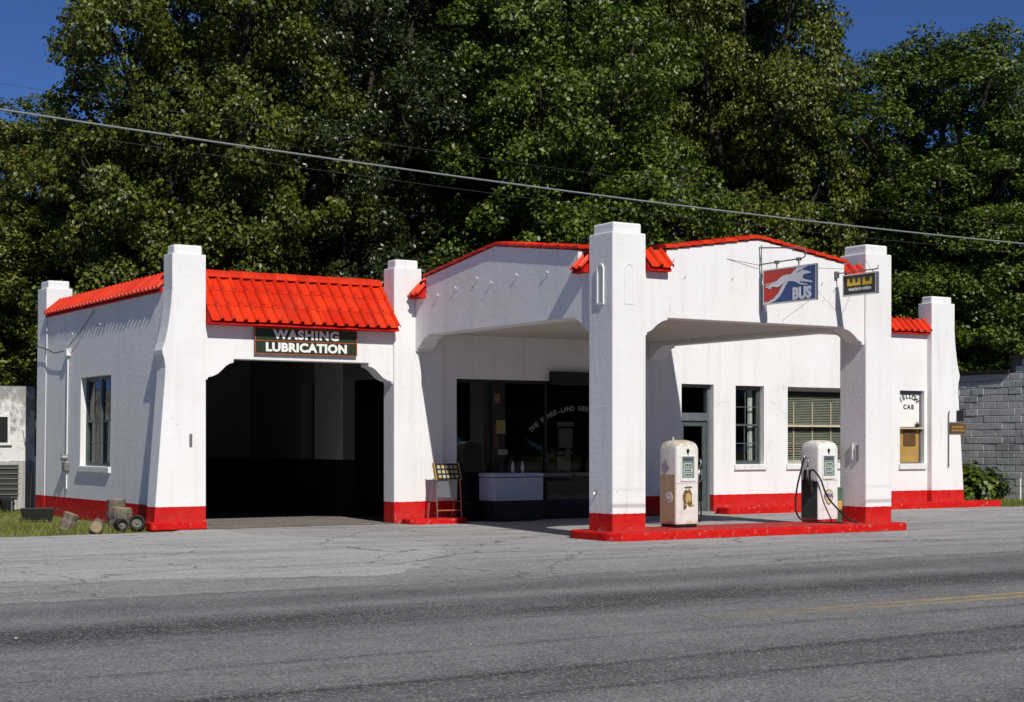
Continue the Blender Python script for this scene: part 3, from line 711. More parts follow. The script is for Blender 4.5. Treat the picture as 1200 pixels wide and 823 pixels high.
# bus sign, hung square to the road from a bent pipe
bs = empty('bus_sign', 3.22, 0, 0, label='red and blue hanging BUS sign with a running dog', cat='sign')
BW, BH, bz, bv = 1.32, .585, 4.05, -.10
def SGN(x,y,d): return (-.018-d, bv - x*BW, bz + y*BH)        # sign face coordinates, x towards the road
def face(poly, d, name, m, back=False):
    n=len(poly)
    f=(lambda x,y,d: (.018+d, bv - x*BW, bz + y*BH)) if back else SGN
    mb=MB(lambda x,y,d_: f(x,y,d_))
    mb.add([(p[0],p[1],d) for p in poly]+[(p[0],p[1],d-.0018) for p in poly],[tuple(range(n)),tuple(range(2*n-1,n-1,-1))]+[(i,(i+1)%n,n+(i+1)%n,n+i) for i in range(n)])
    return mb.build(name, m, bs)
MB().box(-.018,.018,bv-BW,bv,bz,bz+BH).build('panel', M['bus_blue'], bs, bevel=.006)
ed=MB()
ed.box(-.024,.024,bv-BW-.014,bv+.014,bz-.016,bz+.008).box(-.024,.024,bv-BW-.014,bv+.014,bz+BH-.008,bz+BH+.016).box(-.0235,.0235,bv-.008,bv+.014,bz+.008,bz+BH-.008).box(-.0235,.0235,bv-BW-.014,bv-BW+.008,bz+.008,bz+BH-.008)
ed.build('rim', M['steel'], bs)
up=[(.0,.04),(.10,.06),(.20,.14),(.29,.28),(.35,.45),(.42,.60),(.50,.72),(.56,.84),(.66,.985)]
sw=[(.0,.015),(.10,.012),(.22,.06),(.32,.18),(.385,.34),(.43,.48),(.50,.62),(.58,.74),(.66,.85),(.86,.985)]
dog=[(.03,.485),(.06,.53),(.12,.55),(.17,.60),(.24,.61),(.28,.66),(.33,.74),(.42,.80),(.50,.80),(.58,.79),(.66,.82),(.72,.86),(.75,.895),(.775,.875),(.82,.86),(.86,.83),(.915,.795),(.91,.77),(.85,.765),(.80,.755),(.77,.72),(.755,.66),
     (.80,.60),(.88,.565),(.945,.52),(.94,.49),(.87,.515),(.78,.54),(.72,.565),(.70,.53),(.78,.485),(.86,.455),(.84,.43),(.74,.46),(.66,.52),(.62,.57),(.54,.60),(.46,.60),(.41,.57),(.36,.52),(.30,.47),(.25,.47),(.20,.50),(.14,.49),(.17,.46),(.12,.44),(.09,.46),(.12,.50)]
tail=[(.31,.68),(.24,.64),(.16,.61),(.08,.60),(.01,.57),(.01,.555),(.08,.58),(.16,.59),(.25,.61),(.32,.64)]
for bk in (False, True):
    face(up+[(.0,.985)], .0025, 'red_field', M['bus_red'], bk)
    face(sw+list(reversed([p for p in up])), .0050, 'white_swoosh', M['bus_white'], bk)
    face(dog, .0080, 'running_dog', M['bus_white'], bk); face(tail, .0110, 'dog_tail', M['bus_white'], bk)
lettering('BUS', .27, M['bus_white'], bs, SGN(.74,.20,.006), LEFTM, name='letters', bold=.014, depth=.003, spacing=1.02, xs=.98)
RIGHTM = Matrix(((0,0,1),(1,0,0),(0,1,0))).to_4x4()
lettering('BUS', .27, M['bus_white'], bs, (.024, bv-.74*BW, bz+.20*BH), RIGHTM, name='letters', bold=.014, depth=.003, spacing=1.02, xs=.98)
top=[(0,.04,5.02)]+[(0,-.55,4.97),(0,-1.02,4.925)]+[(0,-1.09+.085*math.cos(a),4.83+.085*math.sin(a)) for a in (PI/2,PI*.75,PI,PI*1.25,PI*1.5)]
top=[(0,.04,5.06),(0,-.55,5.0),(0,-1.04,4.945),(0,-1.12,4.92),(0,-1.16,4.86),(0,-1.13,4.79),(0,-1.06,4.77),(0,-.5,4.765),(0,.04,4.76)]
MB().tube(top,.012,8).build('bent_pipe', M['dark_steel'], bs, smooth=True)
for v in (-.42,-.98): MB().tube([(0,v,4.76),(0,v,4.645)],.012,6).box(-.03,.03,v-.035,v+.035,4.735,4.79).build('clamp', M['dark_steel'], bs)
MB().tube([(0,-.02,5.10),(0,-.02,3.95)],.009,6).build('wall_pipe', M['dark_steel'], bs)
MB().tube([(0,-1.30,4.06),(.55,.045,3.80)],.004,4).tube([(-.02,-.02,4.74),(-.75,.045,4.82)],.005,4).build('stay_wire', M['dark_steel'], bs)

# money wire agency sign on a thin arm
ws = empty('telegraph_sign', 5.05, 0, 0, label='small dark hanging sign with yellow block letters on a thin arm', cat='sign')
z0,z1,v0,v1 = 4.28,4.64,-1.0,-.19
MB().box(-.018,.018,v0,v1,z0,z1).build('panel', M['wu_black'], ws, bevel=.004)
ed=MB(); ed.box(-.04,.04,v0-.012,v1+.012,z0-.015,z0+.008).box(-.04,.04,v0-.012,v1+.012,z1-.008,z1+.015).box(-.039,.039,v1-.008,v1+.012,z0+.008,z1-.008).box(-.039,.039,v0-.012,v0+.008,z0+.008,z1-.008)
ed.build('rim', M['steel'], ws)
for sgn,mt in ((-1,LEFTM),(1,RIGHTM)):
    ym=MB(lambda a,z,d,s=sgn: (s*(.0195+d), (v1-a) if s<0 else (v0+a), z))
    def blk(x0,x1,c0,c1): ym.add([(x0,c0,0),(x1,c0,0),(x1,c1,0),(x0,c1,0),(x0,c0,.003),(x1,c0,.003),(x1,c1,.003),(x0,c1,.003)],[(0,3,2,1),(4,5,6,7),(0,1,5,4),(1,2,6,5),(2,3,7,6),(3,0,4,7)])
    blk(.09,.42,4.445,4.50)
    for x in (.09,.2225,.355): blk(x,x+.065,4.50,4.575)
    blk(.475,.715,4.445,4.50)
    for x in (.475,.65): blk(x,x+.065,4.50,4.575)
    ym.build('yellow_letters', M['wu_yellow'], ws)
    lettering('western union', .092, M['sign_white'], ws, (sgn*.021,(v0+v1)/2,4.385), mt, name='letters', bold=.003, depth=.0025, spacing=1.05)
MB().tube([(0,.05,4.70),(0,-1.02,4.70),(0,-1.03,4.76)],.012,6).build('arm', M['dark_steel'], ws)
MB().box(-.04,.04,-.012,.046,4.62,4.74).build('wall_plate', M['dark_steel'], ws)
for v in (-.3,-.9): MB().tube([(0,v,4.70),(0,v,4.65)],.008,6).build('hanger', M['dark_steel'], ws)
MB().tube([(0,-.85,4.70),(.73,.02,5.0)],.004,4).tube([(0,-.85,4.70),(-.95,.046,4.76)],.004,4).build('stay_wire', M['dark_steel'], ws)

# little board hung off the far end of the station
hs = empty('hanging_board', 15.35, 6.84, 0, label='small brown board hung on a post at the far end wall', cat='sign')
MB().tube([(0,-.03,1.0),(0,-.03,2.34),(.03,-.03,2.42)],.016,6).build('post', M['dark_steel'], hs)
MB().tube([(0,-.03,2.14),(.66,-.03,2.14)],.010,6).build('arm', M['dark_steel'], hs)
MB().box(.05,.62,-.045,-.015,1.86,2.10).build('board', M['brown_box'], hs, bevel=.004)
lm=MB()
for r,zz in ((0,2.02),(1,1.93)):
    for i in range(6 if r==0 else 7): x=.10+i*.072; lm.box(x,x+.045,-.049,-.044,zz-.022,zz+.022)
lm.build('faded_letters', M['tan_board'], hs)
MB().box(.30,.52,-.05,-.012,2.17,2.44).build('black_plate', M['black'], hs, bevel=.006)

# ------------------------------------------------------------------ petrol pumps
def rust_paint(name, c1, c2, rust=(.38,.26,.11), k=.60):
    m=mat(name,c1,.42,.4); t=NT(m); P=t.coord('Object'); z=t.sep(P)[2]
    a=t.noise(5,5,P,.6); c=t.mix(t.ramp(a,[(.35,G(0)),(.7,G(1))]),c1,c2)
    top=t.math('MULTIPLY',t.math('SUBTRACT',z,1.33),1.6,clamp=True); bot=t.math('MULTIPLY',t.math('SUBTRACT',.22,z),1.2,clamp=True)
    rf=t.math('ADD',t.noise(7,6,P,.7),t.math('ADD',top,bot))
    c=t.mix(t.math('MULTIPLY',t.ramp(rf,[(k+.02,G(0)),(k+.16,G(1))]),.65),c,rust)
    st=t.noise(6,4,t.coord('Object',(2.5,2.5,.15)),.6); c=t.mix(t.math('MULTIPLY',t.ramp(st,[(.55,G(0)),(.72,G(1))]),.35),c,(.46,.36,.24))
    t.color(c); t.bump(t.noise(30,3,P),.15,.004); return m
M['pump_white']=rust_paint('aged_white_enamel',(.74,.74,.71),(.66,.65,.60),k=.60)
M['pump_white2']=rust_paint('white_enamel_pump',(.76,.77,.76),(.70,.70,.68),k=.68)
M['pump_tan']=rust_paint('tan_pump_side',(.50,.40,.24),(.42,.33,.19),k=.64)
M['pump_green']=painted('green_pump_side',(.03,.06,.045),(.05,.085,.065),.5,7)
M['dial']=painted('pale_dial',(.34,.38,.38),(.28,.32,.32),.5,9)
def ring(x0,x1,y0,y1,r,z,n=5):
    return [(p[0],p[1],z) for p in rr_poly(x0,x1,y0,y1,r,n)]
PW,PD,PH=.50,.50,1.53
def pump(name,label,u,v,style):
    p=empty(name,u,v,.134,label=label,cat='gas pump',group='gas pumps on the island')
    wm=M['pump_white'] if style=='l' else M['pump_white2']
    rings=[ring(i,PW-i,i,PD-i,max(r,.02),z) for z,i,r in ((.06,0,.045),(1.36,0,.045),(1.42,.006,.06),(1.465,.022,.08),(1.50,.055,.10),(1.522,.105,.11),(1.53,.16,.08))]
    b=MB().stack(rings).build('body',wm,p,smooth=True)
    b.data.polygons[-1].use_smooth=True; m=b.modifiers.new('e','EDGE_SPLIT'); m.split_angle=math.radians(50)
    MB().stack([ring(.02,PW-.02,.02,PD-.02,.03,0),ring(.02,PW-.02,.02,PD-.02,.03,.06)]).build('plinth',M['black'] if style=='l' else M['red'],p)
    # front: recessed dial with chrome surround
    fz0,fz1=.86,1.235
    s=MB(); s.box(.09,.41,-.018,.006,fz0-.05,fz0).box(.09,.41,-.018,.006,fz1,fz1+.025).box(.09,.115,-.0175,.006,fz0,fz1).box(.385,.41,-.0175,.006,fz0,fz1)
    so=s.build('dial_surround',M['white'],p,bevel=.006)
    MB().box(.115,.385,-.004,.004,fz0,fz1).build('dial_face',M['dial'],p)
    MB().box(.135,.365,-.008,-.003,1.16,1.215).build('meter_strip',M['door_grey'],p)
    for zc,w_ in ((1.09,.17),(1.0,.19),(.92,.17)):
        MB().box(.25-w_/2,.25+w_/2,-.009,-.003,zc-.03,zc+.03).build('number_plate',M['sign_white'],p)
        for q in range(4):
            MB().box(.25-w_/2+.02+q*.037,.25-w_/2+.045+q*.037,-.011,-.0085,zc-.018,zc+.018).build('number_wheel',M['black'],p)
    MB().box(.118,.382,-.014,-.011,fz0+.003,fz1-.003).build('dial_glass',M['glass'],p)
    MB().box(.15,.35,-.012,-.002,.80,.83).build('price_strip',M['white'] if style=='l' else M['bus_red'],p,bevel=.003)
    # small crest at the top
    MB().prism([(.22,1.36),(.225,1.31),(.25,1.285),(.275,1.31),(.28,1.36),(.25,1.375)],'v',-.008,.002).build('crest',M['black'],p)
    MB().tube([(.25,-.010,1.29),(.25,-.012,1.25)],.006,6).build('crest_stem',M['black'],p)
    # seams on the cabinet
    MB().box(.004,.496,-.003,.003,.775,.779).box(-.003,.003,.03,.47,.775,.779).build('seam',M['dark_steel'],p)
    return p
lp=pump('gas_pump','rusty white gas pump with tan side and peeled decal',1.70,.46,'l')
MB().box(-.006,.004,.035,.465,.09,.93).build('tan_side_panel',M['pump_tan'],lp,bevel=.004)
MB().lathe([(.001,-.010),(.095,-.010),(.095,-.004)],24,c=(0,.20,.52),axis='x').build('round_decal',M['sign_white'],lp)
MB().lathe([(.001,-.012),(.060,-.012),(.060,-.0105)],20,c=(0,.20,.52),axis='x').build('decal_ring',M['bus_blue'],lp)
MB().lathe([(.001,-.014),(.048,-.014),(.048,-.0125)],20,c=(0,.20,.52),axis='x').build('decal_centre',M['sign_white'],lp)
MB().tube([(-.01,.30,1.20),(-.012,.20,1.04)],.012,6).build('side_latch',M['dark_steel'],lp)
MB().lathe([(.02,1.52),(.02,1.575),(.012,1.585)],10,c=(.12,.25,0)).build('top_vent',M['pump_white'],lp)
r_=random.Random(3)
def blob(cx,cz,rx,rz,n,d,m,nm,parent,jit=.35):
    pl=[(cx+rx*math.cos(2*PI*i/n)*(1+r_.uniform(-jit,jit)),cz+rz*math.sin(2*PI*i/n)*(1+r_.uniform(-jit,jit))) for i in range(n)]
    MB().prism(pl,'v',-d,.001).build(nm,m,parent)
M['decal_brown']=painted('peeled_decal',(.10,.065,.025),(.22,.14,.05),.8,18)
M['decal_tan']=painted('faded_decal',(.50,.38,.14),(.40,.30,.12),.8,18)
blob(.25,.52,.11,.15,17,.004,M['decal_brown'],'peeled_decal',lp); blob(.26,.53,.065,.085,13,.007,M['decal_tan'],'peeled_decal',lp); blob(.18,.36,.04,.06,9,.004,M['decal_brown'],'peeled_decal',lp)
blob(.25,.70,.09,.018,12,.004,M['decal_brown'],'peeled_decal',lp,.2); blob(.33,.38,.07,.02,9,.004,M['decal_tan'],'peeled_decal',lp)
def hose(parent,pts,r=.016):
    # smooth curve through points
    P_=[Vector(p) for p in pts]; out=[]
    for i in range(len(P_)-1):
        p0=P_[max(i-1,0)];p1=P_[i];p2=P_[i+1];p3=P_[min(i+2,len(P_)-1)]
        for k in range(8):
            t_=k/8; out.append(.5*((2*p1)+(p2-p0)*t_+(2*p0-5*p1+4*p2-p3)*t_*t_+(3*p1-p0-3*p2+p3)*t_**3))
    out.append(P_[-1])
    return MB().tube(out,r,8).build('hose',M['rubber'],parent,smooth=True)
def nozzle(parent,x,y,sgn):
    nz=MB().tube([(x,y,.74),(x+sgn*.012,y-.01,.90),(x+sgn*.02,y-.02,1.02)],.020,8).tube([(x+sgn*.02,y-.02,1.02),(x+sgn*.035,y-.06,1.12),(x+sgn*.03,y-.03,1.20)],.014,8).build('nozzle',M['steel'],parent,smooth=True)
    MB().tube([(x+sgn*.005,y-.05,.78),(x+sgn*.045,y-.07,.86),(x+sgn*.035,y-.05,1.0)],.007,6).build('lever',M['steel'],nz)
    return nz
MB().box(PW,PW+.035,.10,.20,.70,1.20).build('nozzle_boot',M['pump_white'],lp,bevel=.012)
nozzle(lp,PW+.06,.12,1)
hose(lp,[(PW-.02,.33,1.06),(PW+.10,.34,1.08),(PW+.20,.33,.98),(PW+.24,.30,.66),(PW+.25,.25,.30),(PW+.19,.20,.10),(PW+.10,.16,.16),(PW+.07,.13,.45),(PW+.06,.12,.74)])
rp=pump('gas_pump','clean white gas pump with tan shield emblem and looping black hose',5.04,.48,'r')
sh=[(.25+.115*math.cos(a)*(1 if math.sin(a)>-.3 else .80),.50+(.115 if math.sin(a)>0 else .17)*math.sin(a)) for a in [2*PI*k/22 for k in range(22)]]
MB().prism(sh,'v',-.006,.001).build('shield_border',M['brown_box'],rp)
MB().prism([(.25+(x-.25)*.88,.49+(z-.49)*.88) for x,z in sh],'v',-.009,-.0065).build('shield',M['cream'],rp)
lettering('FINA',.098,M['bus_blue'],rp,(.25,-.0105,.50),FRONT,name='letters',bold=.004,depth=.002,xs=.85)
MB().box(-.006,.004,.035,.465,.07,.76).build('green_side_panel',M['pump_green'],rp,bevel=.004)
MB().box(-.05,-.002,.20,.36,.74,.98).build('nozzle_boot',M['black'],rp,bevel=.012)
MB().box(-.07,.0,.12,.40,.52,.80).build('nozzle_guard',M['black'],rp,bevel=.03)
nozzle(rp,-.075,.22,-1); 
MB().tube([(-.002,.33,1.22),(-.05,.33,1.24),(-.07,.32,1.18)],.022,8).build('hose_outlet',M['steel'],rp,smooth=True)
hose(rp,[(-.07,.32,1.18),(-.12,.34,.98),(-.20,.37,.62),(-.24,.36,.30),(-.20,.32,.10),(-.10,.20,.02),(.02,-.10,.01),(.16,-.48,.005),(.34,-.66,-.07),(.52,-.62,-.06),(.56,-.44,.0),(.42,-.30,.10),(.12,-.13,.46),(-.02,-.06,.82),(-.07,.10,.98),(-.085,.20,.80),(-.08,.22,.74)],.017)
#hose(rp,[(-.085,.26,.92),(-.16,.10,.70),(-.10,-.08,.44),(.06,-.10,.14),(.16,-.09,.02)],.012)

# small drum between pump and pillar
dm=empty('oil_drum',5.655,.66,.134,label='narrow green drum with orange label between pump and pillar',cat='drum')
R_=.108
MB().lathe([(R_*.97,0),(R_,.01),(R_,.20),(R_*1.05,.21),(R_,.22),(R_,.42),(R_*1.05,.43),(R_,.44),(R_,.62),(R_*1.04,.63),(R_*1.04,.645),(R_*.95,.645),(R_*.94,.60)],20).build('shell',M['green_drum'],dm,smooth=True)
M['drum_label']=painted('worn_orange_label',(.50,.28,.06),(.55,.40,.16),.7,20)
lb=MB(); n=8
vs=[];fs=[]
for i in range(n+1):
    a=math.radians(-170+110*i/n); vs+=[(R_*1.02*math.cos(a),R_*1.02*math.sin(a),.24),(R_*1.02*math.cos(a),R_*1.02*math.sin(a),.40)]
lb.add(vs,[(2*i,2*i+2,2*i+3,2*i+1) for i in range(n)]).build('label_band',M['drum_label'],dm,recalc=False)

# tool / map display rack on the corner kerb
rk=empty('display_rack',.26,6.30,.10,label='folding metal display rack of small packets on the red kerb',cat='rack')
RW=.56
tp=MB(); 
fnr=lambda a,d,z:(a,d+(z-.78)*.35,z)
MB(fnr).box(0,RW,.05,.11,.78,1.10).build('tray',M['black'],rk,bevel=.006)
MB(fnr).box(-.012,.0,.03,.12,.77,1.11).box(RW,RW+.012,.03,.12,.77,1.11).build('tray_side',M['paper_yellow'],rk)
M['packet']=painted('packet',(.50,.46,.34),(.38,.34,.22),.7,20)
for r in range(3):
    for c in range(5):
        x=.05+c*.098; z=.81+r*.095
        MB(fnr).box(x,x+.062,.035,.048,z,z+.060).build('packet',M['packet'] if (r+c)%3 else M['paper_yellow'],rk)
MB().box(.06,RW-.06,.10,.115,.42,.78).build('back_panel',M['steel'],rk)
for x in (.0,RW):
    MB().tube([(x,.02,0),(x+(.0),.09,.82)],.012,6).build('leg',M['dark_steel'] if x==0 else M['orange_pipe'],rk)
    MB().tube([(x,.42,0),(x,.18,.80)],.012,6).build('leg',M['orange_pipe'] if x else M['dark_steel'],rk)
MB().tube([(0,.05,.34),(0,.32,.34)],.009,6).tube([(RW,.05,.34),(RW,.32,.34)],.009,6).build('brace',M['dark_steel'],rk)
MB().tube([(0,.03,.16),(RW,.03,.16)],.012,6).build('cross_bar',M['orange_pipe'],rk)

# chest behind the shop glass
ch=empty('chest_cooler',1.62,6.36,.0,label='white chest cooler standing in front of the dark shop window',cat='cooler')
M['cooler']=painted('cool_grey_enamel',(.42,.46,.54),(.36,.40,.47),.4,5)
MB().box(0,1.2,.0,.62,.42,.90).build('cabinet',M['cooler'],ch,bevel=.02)
MB().box(-.01,1.21,-.01,.63,.91,.99).build('lid',M['cooler'],ch,bevel=.02)
MB().box(.03,1.17,.04,.58,.02,.419).build('plinth',M['black'],ch)
for x in (.38,.62):
    o=empty('bottle',1.62+x+.25,6.66,.99,label='small bottle standing on the white chest cooler',cat='bottle',group='bottles on the cooler')
    MB().lathe([(.03,0),(.032,.14),(.014,.19),(.013,.24)],10).build('glass_body',M['curtain'],o,smooth=True)
    MB().lathe([(.015,.24),(.015,.255)],10).build('cap',M['paper_red'],o)

# ------------------------------------------------------------------ things on the grass by the side wall
M['bark']=painted('grey_bark',(.13,.105,.075),(.22,.19,.15),.95,14,bump=.9)
M['endgrain']=painted('cut_wood',(.36,.28,.17),(.27,.20,.12),.9,22)
def log(name,label,u,v,z,r,L,rot,tilt,cat='log',seed=1):
    o=empty(name,u,v,z,rot,label=label,cat=cat)
    o.rotation_euler=Euler((tilt,0,TH+rot)); q=random.Random(seed)
    rings=[]
    n=16; jig=[1+q.uniform(-.09,.09) for _ in range(n)]
    for k in range(7):
        h=L*k/6; s=1+.05*math.sin(k*2+seed); rings.append([(r*s*jig[i]*math.cos(2*PI*i/n),r*s*jig[i]*math.sin(2*PI*i/n),h) for i in range(n)])
    MB().stack(rings).build('bark',M['bark'],o)
    for h in (-.004,L+.004): MB().stack([[(r*.86*jig[i]*math.cos(2*PI*i/n),r*.86*jig[i]*math.sin(2*PI*i/n),h-.008) for i in range(n)],[(r*.84*jig[i]*math.cos(2*PI*i/n),r*.84*jig[i]*math.sin(2*PI*i/n),h+.008) for i in range(n)]]).build('cut_end',M['endgrain'],o)
    return o
log('tree_stump','tall grey tree stump leaning against the side wall base',-5.78,7.9,-.02,.165,.56,.3,-.03,'stump',2)
log('log_section','mottled short log standing in front of the tall stump',-5.84,7.48,-.02,.20,.42,.9,.05,'log',5)
log('firewood_log','thin round log lying on the grass below the stump',-6.35,7.25,.11,.12,.66,-.35,PI/2,'log',7)
def wheel(name,label,u,v,rot,R0,lean):
    o=empty(name,u,v,R0-.01,rot,label=label,cat='wheel'); o.rotation_euler=Euler((lean,0,TH+rot))
    prof=[(R0*.62,-.07),(R0*.92,-.085),(R0,-.05),(R0,.05),(R0*.92,.085),(R0*.62,.07)]
    n=24; vs=[];fs=[];m=len(prof)
    for r,h in prof:
        for k in range(n): a=2*PI*k/n; vs.append((r*math.cos(a),h,r*math.sin(a)))
    for i in range(m):
        for k in range(n): j=(i+1)%m; fs.append((i*n+k,i*n+(k+1)%n,j*n+(k+1)%n,j*n+k))
    MB().add(vs,fs).build('tyre',M['rubber'],o,smooth=True)
    MB().lathe([(.02,-.05),(R0*.2,-.05),(R0*.26,-.02),(R0*.63,-.035),(R0*.63,.03),(R0*.2,.03)],20,axis='y').build('rim',M['paper_grey'],o)
    return o
wheel('small_wheel','small black wheel with white hub beside the thin log',-6.02,6.95,.15,.12,-.12)
wheel('small_wheel','larger black wheel with white hub leaning on red pillar base',-5.70,6.98,-.35,.15,-.22)
log('rotten_log','weathered grey chunk of wood in the weeds by the wall',-6.75,7.9,.0,.14,.32,1.2,.35,'log',9)
tb=empty('black_tray',-6.2,11.6,.03,-.3,label='black metal trough lying on the grass',cat='trough')
def trough(w,d,h,t):
    a=[(-w/2,-d/2,h),(w/2,-d/2,h),(w/2,d/2,h),(-w/2,d/2,h)]; k=.86
    b_=[(x*k,y*k,0) for x,y,_ in a]; c=[(x*.93,y*.90,h) for x,y,_ in a]; e=[(x*.78,y*.76,t) for x,y,_ in a]
    return MB().stack([b_,a,c,e])
trough(.68,.42,.24,.03).build('pan',M['black'],tb,bevel=.008)
for s in (-1,1): MB().tube([(s*.34,-.09,.20),(s*.41,-.08,.21),(s*.41,.08,.21),(s*.34,.09,.20)],.012,6).build('handle',M['black'],tb)
st=MB().tube([(0,0,-.03),(.02,.01,.45),(.05,.02,.98)],.014,6,.010).build('garden_stake',M['dark_wood']); place(st,-6.0,12.9); tag(st,'thin dark stake stuck in the grass beside the side wall','stake')
# slatted garden seat at the fence
gs=empty('slatted_chair',-5.75,16.6,0,-.35,label='dark garden seat with pale horizontal slats by the board fence',cat='garden seat')
fng=lambda a,d,z:(a,d+(z-.3)*.18,z)
MB(fng).box(-.62,.5,.03,.05,.34,1.10).build('back_panel',M['black'],gs)
for k in range(6): MB(fng).box(-.66,.54,-.005,.026,.40+k*.122,.422+k*.122).build('slat',M['paper_grey'],gs)
for x in (-.5,.05,.4): MB(fng).box(x-.02,x+.02,.052,.08,.3,1.1).build('upright',M['black'],gs)
MB().box(-.62,.5,-.44,-.02,.30,.335).build('seat',M['black'],gs)
for x in (-.5,.4):
    for y in (-.4,.0): MB().tube([(x,y,0),(x,y,.30)],.02,6).build('leg',M['dark_steel'],gs)
MB().tube([(.12,-.25,0),(.10,-.25,.30)],.05,8).build('pedestal',M['black'],gs)

# ------------------------------------------------------------------ low whitewashed outbuilding with a board skirt
def whitewash():
    m=mat('patchy_whitewash',(.6,.6,.56),.95,.1); t=NT(m); P=t.coord('Object'); z=t.sep(P)[2]
    n1=t.noise(2.2,6,P,.68); n2=t.noise(9,5,P,.65)
    k=t.math('ADD',t.math('ADD',n1,t.math('MULTIPLY',n2,.5)),t.math('MULTIPLY',t.math('SUBTRACT',z,2.2),.14))
    c=t.mix(t.ramp(k,[(.70,G(0)),(.86,G(1))]),(.72,.71,.67),(.30,.30,.28))
    br=t.n('ShaderNodeTexBrick'); br.inputs['Scale'].default_value=1; br.inputs['Brick Width'].default_value=.41; br.inputs['Row Height'].default_value=.205; br.inputs['Mortar Size'].default_value=.012
    mp=t.coord('Object',(1,1,1),(PI/2,0,0)); t.l(mp,br.inputs['Vector'])
    t.color(c); t.bump(t.math('ADD',t.math('MULTIPLY',br.outputs['Fac'],-1.2),t.math('MULTIPLY',n2,.7)),.5,.012); return m
M['whitewash']=whitewash()
def boards():
    m=mat('grey_boards',(.3,.3,.28),.95,.1); t=NT(m); P=t.coord('Object')
    g=t.noise(4,5,t.coord('Object',(9,9,.5)),.65); t.color(t.mix(t.ramp(g,[(.3,G(0)),(.7,G(1))]),(.32,.315,.30),(.52,.51,.48))); t.bump(g,.4,.01); return m
M['boards']=boards()
OB=empty('outbuilding',-4.55,17.6,0,label='low patchy whitewashed outbuilding with grey board skirt',cat='outbuilding')
holed(-9,0,0,2.98,0,3.5,[]).build('wall',M['whitewash'],OB)
o=MB(); o.box(-1.42,-1.36,-.05,-.002,1.62,2.30).box(-.66,-.60,-.05,-.002,1.62,2.30).box(-1.36,-.66,-.05,-.002,2.24,2.30).box(-1.46,-.56,-.07,-.002,1.56,1.62)
wo=o.build('window',M['trim'],OB); MB().box(-1.36,-.66,-.02,-.003,1.62,2.24).build('pane',M['rubber'],wo)
for i in range(54):
    w=.155; x=-8.6+i*.16
    h=1.18+random.uniform(-.012,.012)
    MB().box(x,x+w,-.035-random.uniform(0,.012),-.003,0,h).build('board',M['boards'],OB)
MB().box(-.02,.045,-.06,.0,0,1.3).build('corner_post',M['trim'],OB)
MB().box(-8.95,-.05,.05,3.45,2.981,3.0).build('roof',M['dark_wood'],OB)

# ------------------------------------------------------------------ concrete block wall of the yard next door
def block_mat():
    m=mat('grey_block',(.2,.2,.2),.95,.1); t=NT(m); oi=t.n('ShaderNodeObjectInfo'); P=t.coord('Object'); geo=t.n('ShaderNodeNewGeometry')
    n0=t.noise(1.4,5,geo.outputs['Position'],.65); n1=t.noise(22,4,P,.7)
    c=t.mix(oi.outputs['Random'],(.58,.59,.61),(.74,.75,.77)); c=t.mix(t.math('MULTIPLY',t.ramp(n0,[(.50,G(0)),(.70,G(1))]),.7),c,(.20,.205,.21))
    c=t.mix(t.math('MULTIPLY',t.ramp(n1,[(.5,G(0)),(.7,G(1))]),.4),c,(.12,.12,.12)); t.color(c); t.bump(n1,.6,.015); return m
M['block']=block_mat(); M['mortar']=painted('dark_mortar',(.13,.13,.128),(.18,.18,.175),.95,9)
BWL=empty('block_wall',20.7,7.0,0,label='grey concrete block wall beyond the far end of the station',cat='wall')
bl,bh=.455,.2; me=None
core=MB(); core.box(.03,.20,-1.5,2.43,0,4.0).box(.03,.20,2.43,9.0,0,3.60); core.build('mortar_core',M['mortar'],BWL)
b0=MB().box(0,.10,0,bl-.014,0,bh-.014).build('concrete_block',M['block'],BWL,bevel=0)
bm=bmesh.new(); bm.from_mesh(b0.data); bmesh.ops.bevel(bm,geom=bm.edges[:],offset=.008,segments=1,affect='EDGES'); bm.to_mesh(b0.data); bm.free()
first=True
for r in range(20):
    for c in range(-4,20):
        v=c*bl+(.5*bl if r%2 else 0)
        if v<-1.5 or v>8.5: continue
        if r>=18 and v+bl>2.5: continue
        o=b0 if first else b0.copy()
        if not first: COL.objects.link(o); o.parent=BWL
        first=False; o.location=(random.uniform(-.006,.006),v,r*bh+.004)
MB().box(-.06,.28,2.46,9.0,3.605,3.70).build('cap_board',M['dark_wood'],BWL)
MB().box(-.06,.28,-1.5,2.44,4.005,4.10).build('cap_board',M['dark_wood'],BWL)
# ------------------------------------------------------------------ overhead cables and their poles
def wire(name,label,v,dz,r,grp=None,ext=(-24,32),m='cable'):
    pts=[]
    for i in range(41):
        u=ext[0]+(ext[1]-ext[0])*i/40; pts.append((u,v,4.706+.00154*(u-3.98)**2+dz))
    o=MB().tube(pts,r,6).build(name,M[m],smooth=True); place(o,0,0); tag(o,label,'cable',grp); return o
M['cable']=mat('pale_cable',(.22,.24,.24),.45,.4); M['cable_dark']=mat('dark_cable',(.05,.05,.05),.5,.4)
wire('overhead_cable','thick pale overhead cable sagging above the forecourt',-4.8,0,.011)
for dz in (.27,-.15): wire('thin_wire','thin dark wire running beside the thick overhead cable',-4.8,dz,.0025,'thin wires beside the cable',m='cable_dark')
for dz in (): wire('thin_wire','thin dark wire running beside the thick overhead cable',-4.8,dz,.006,'thin wires beside the cable',m='cable_dark')
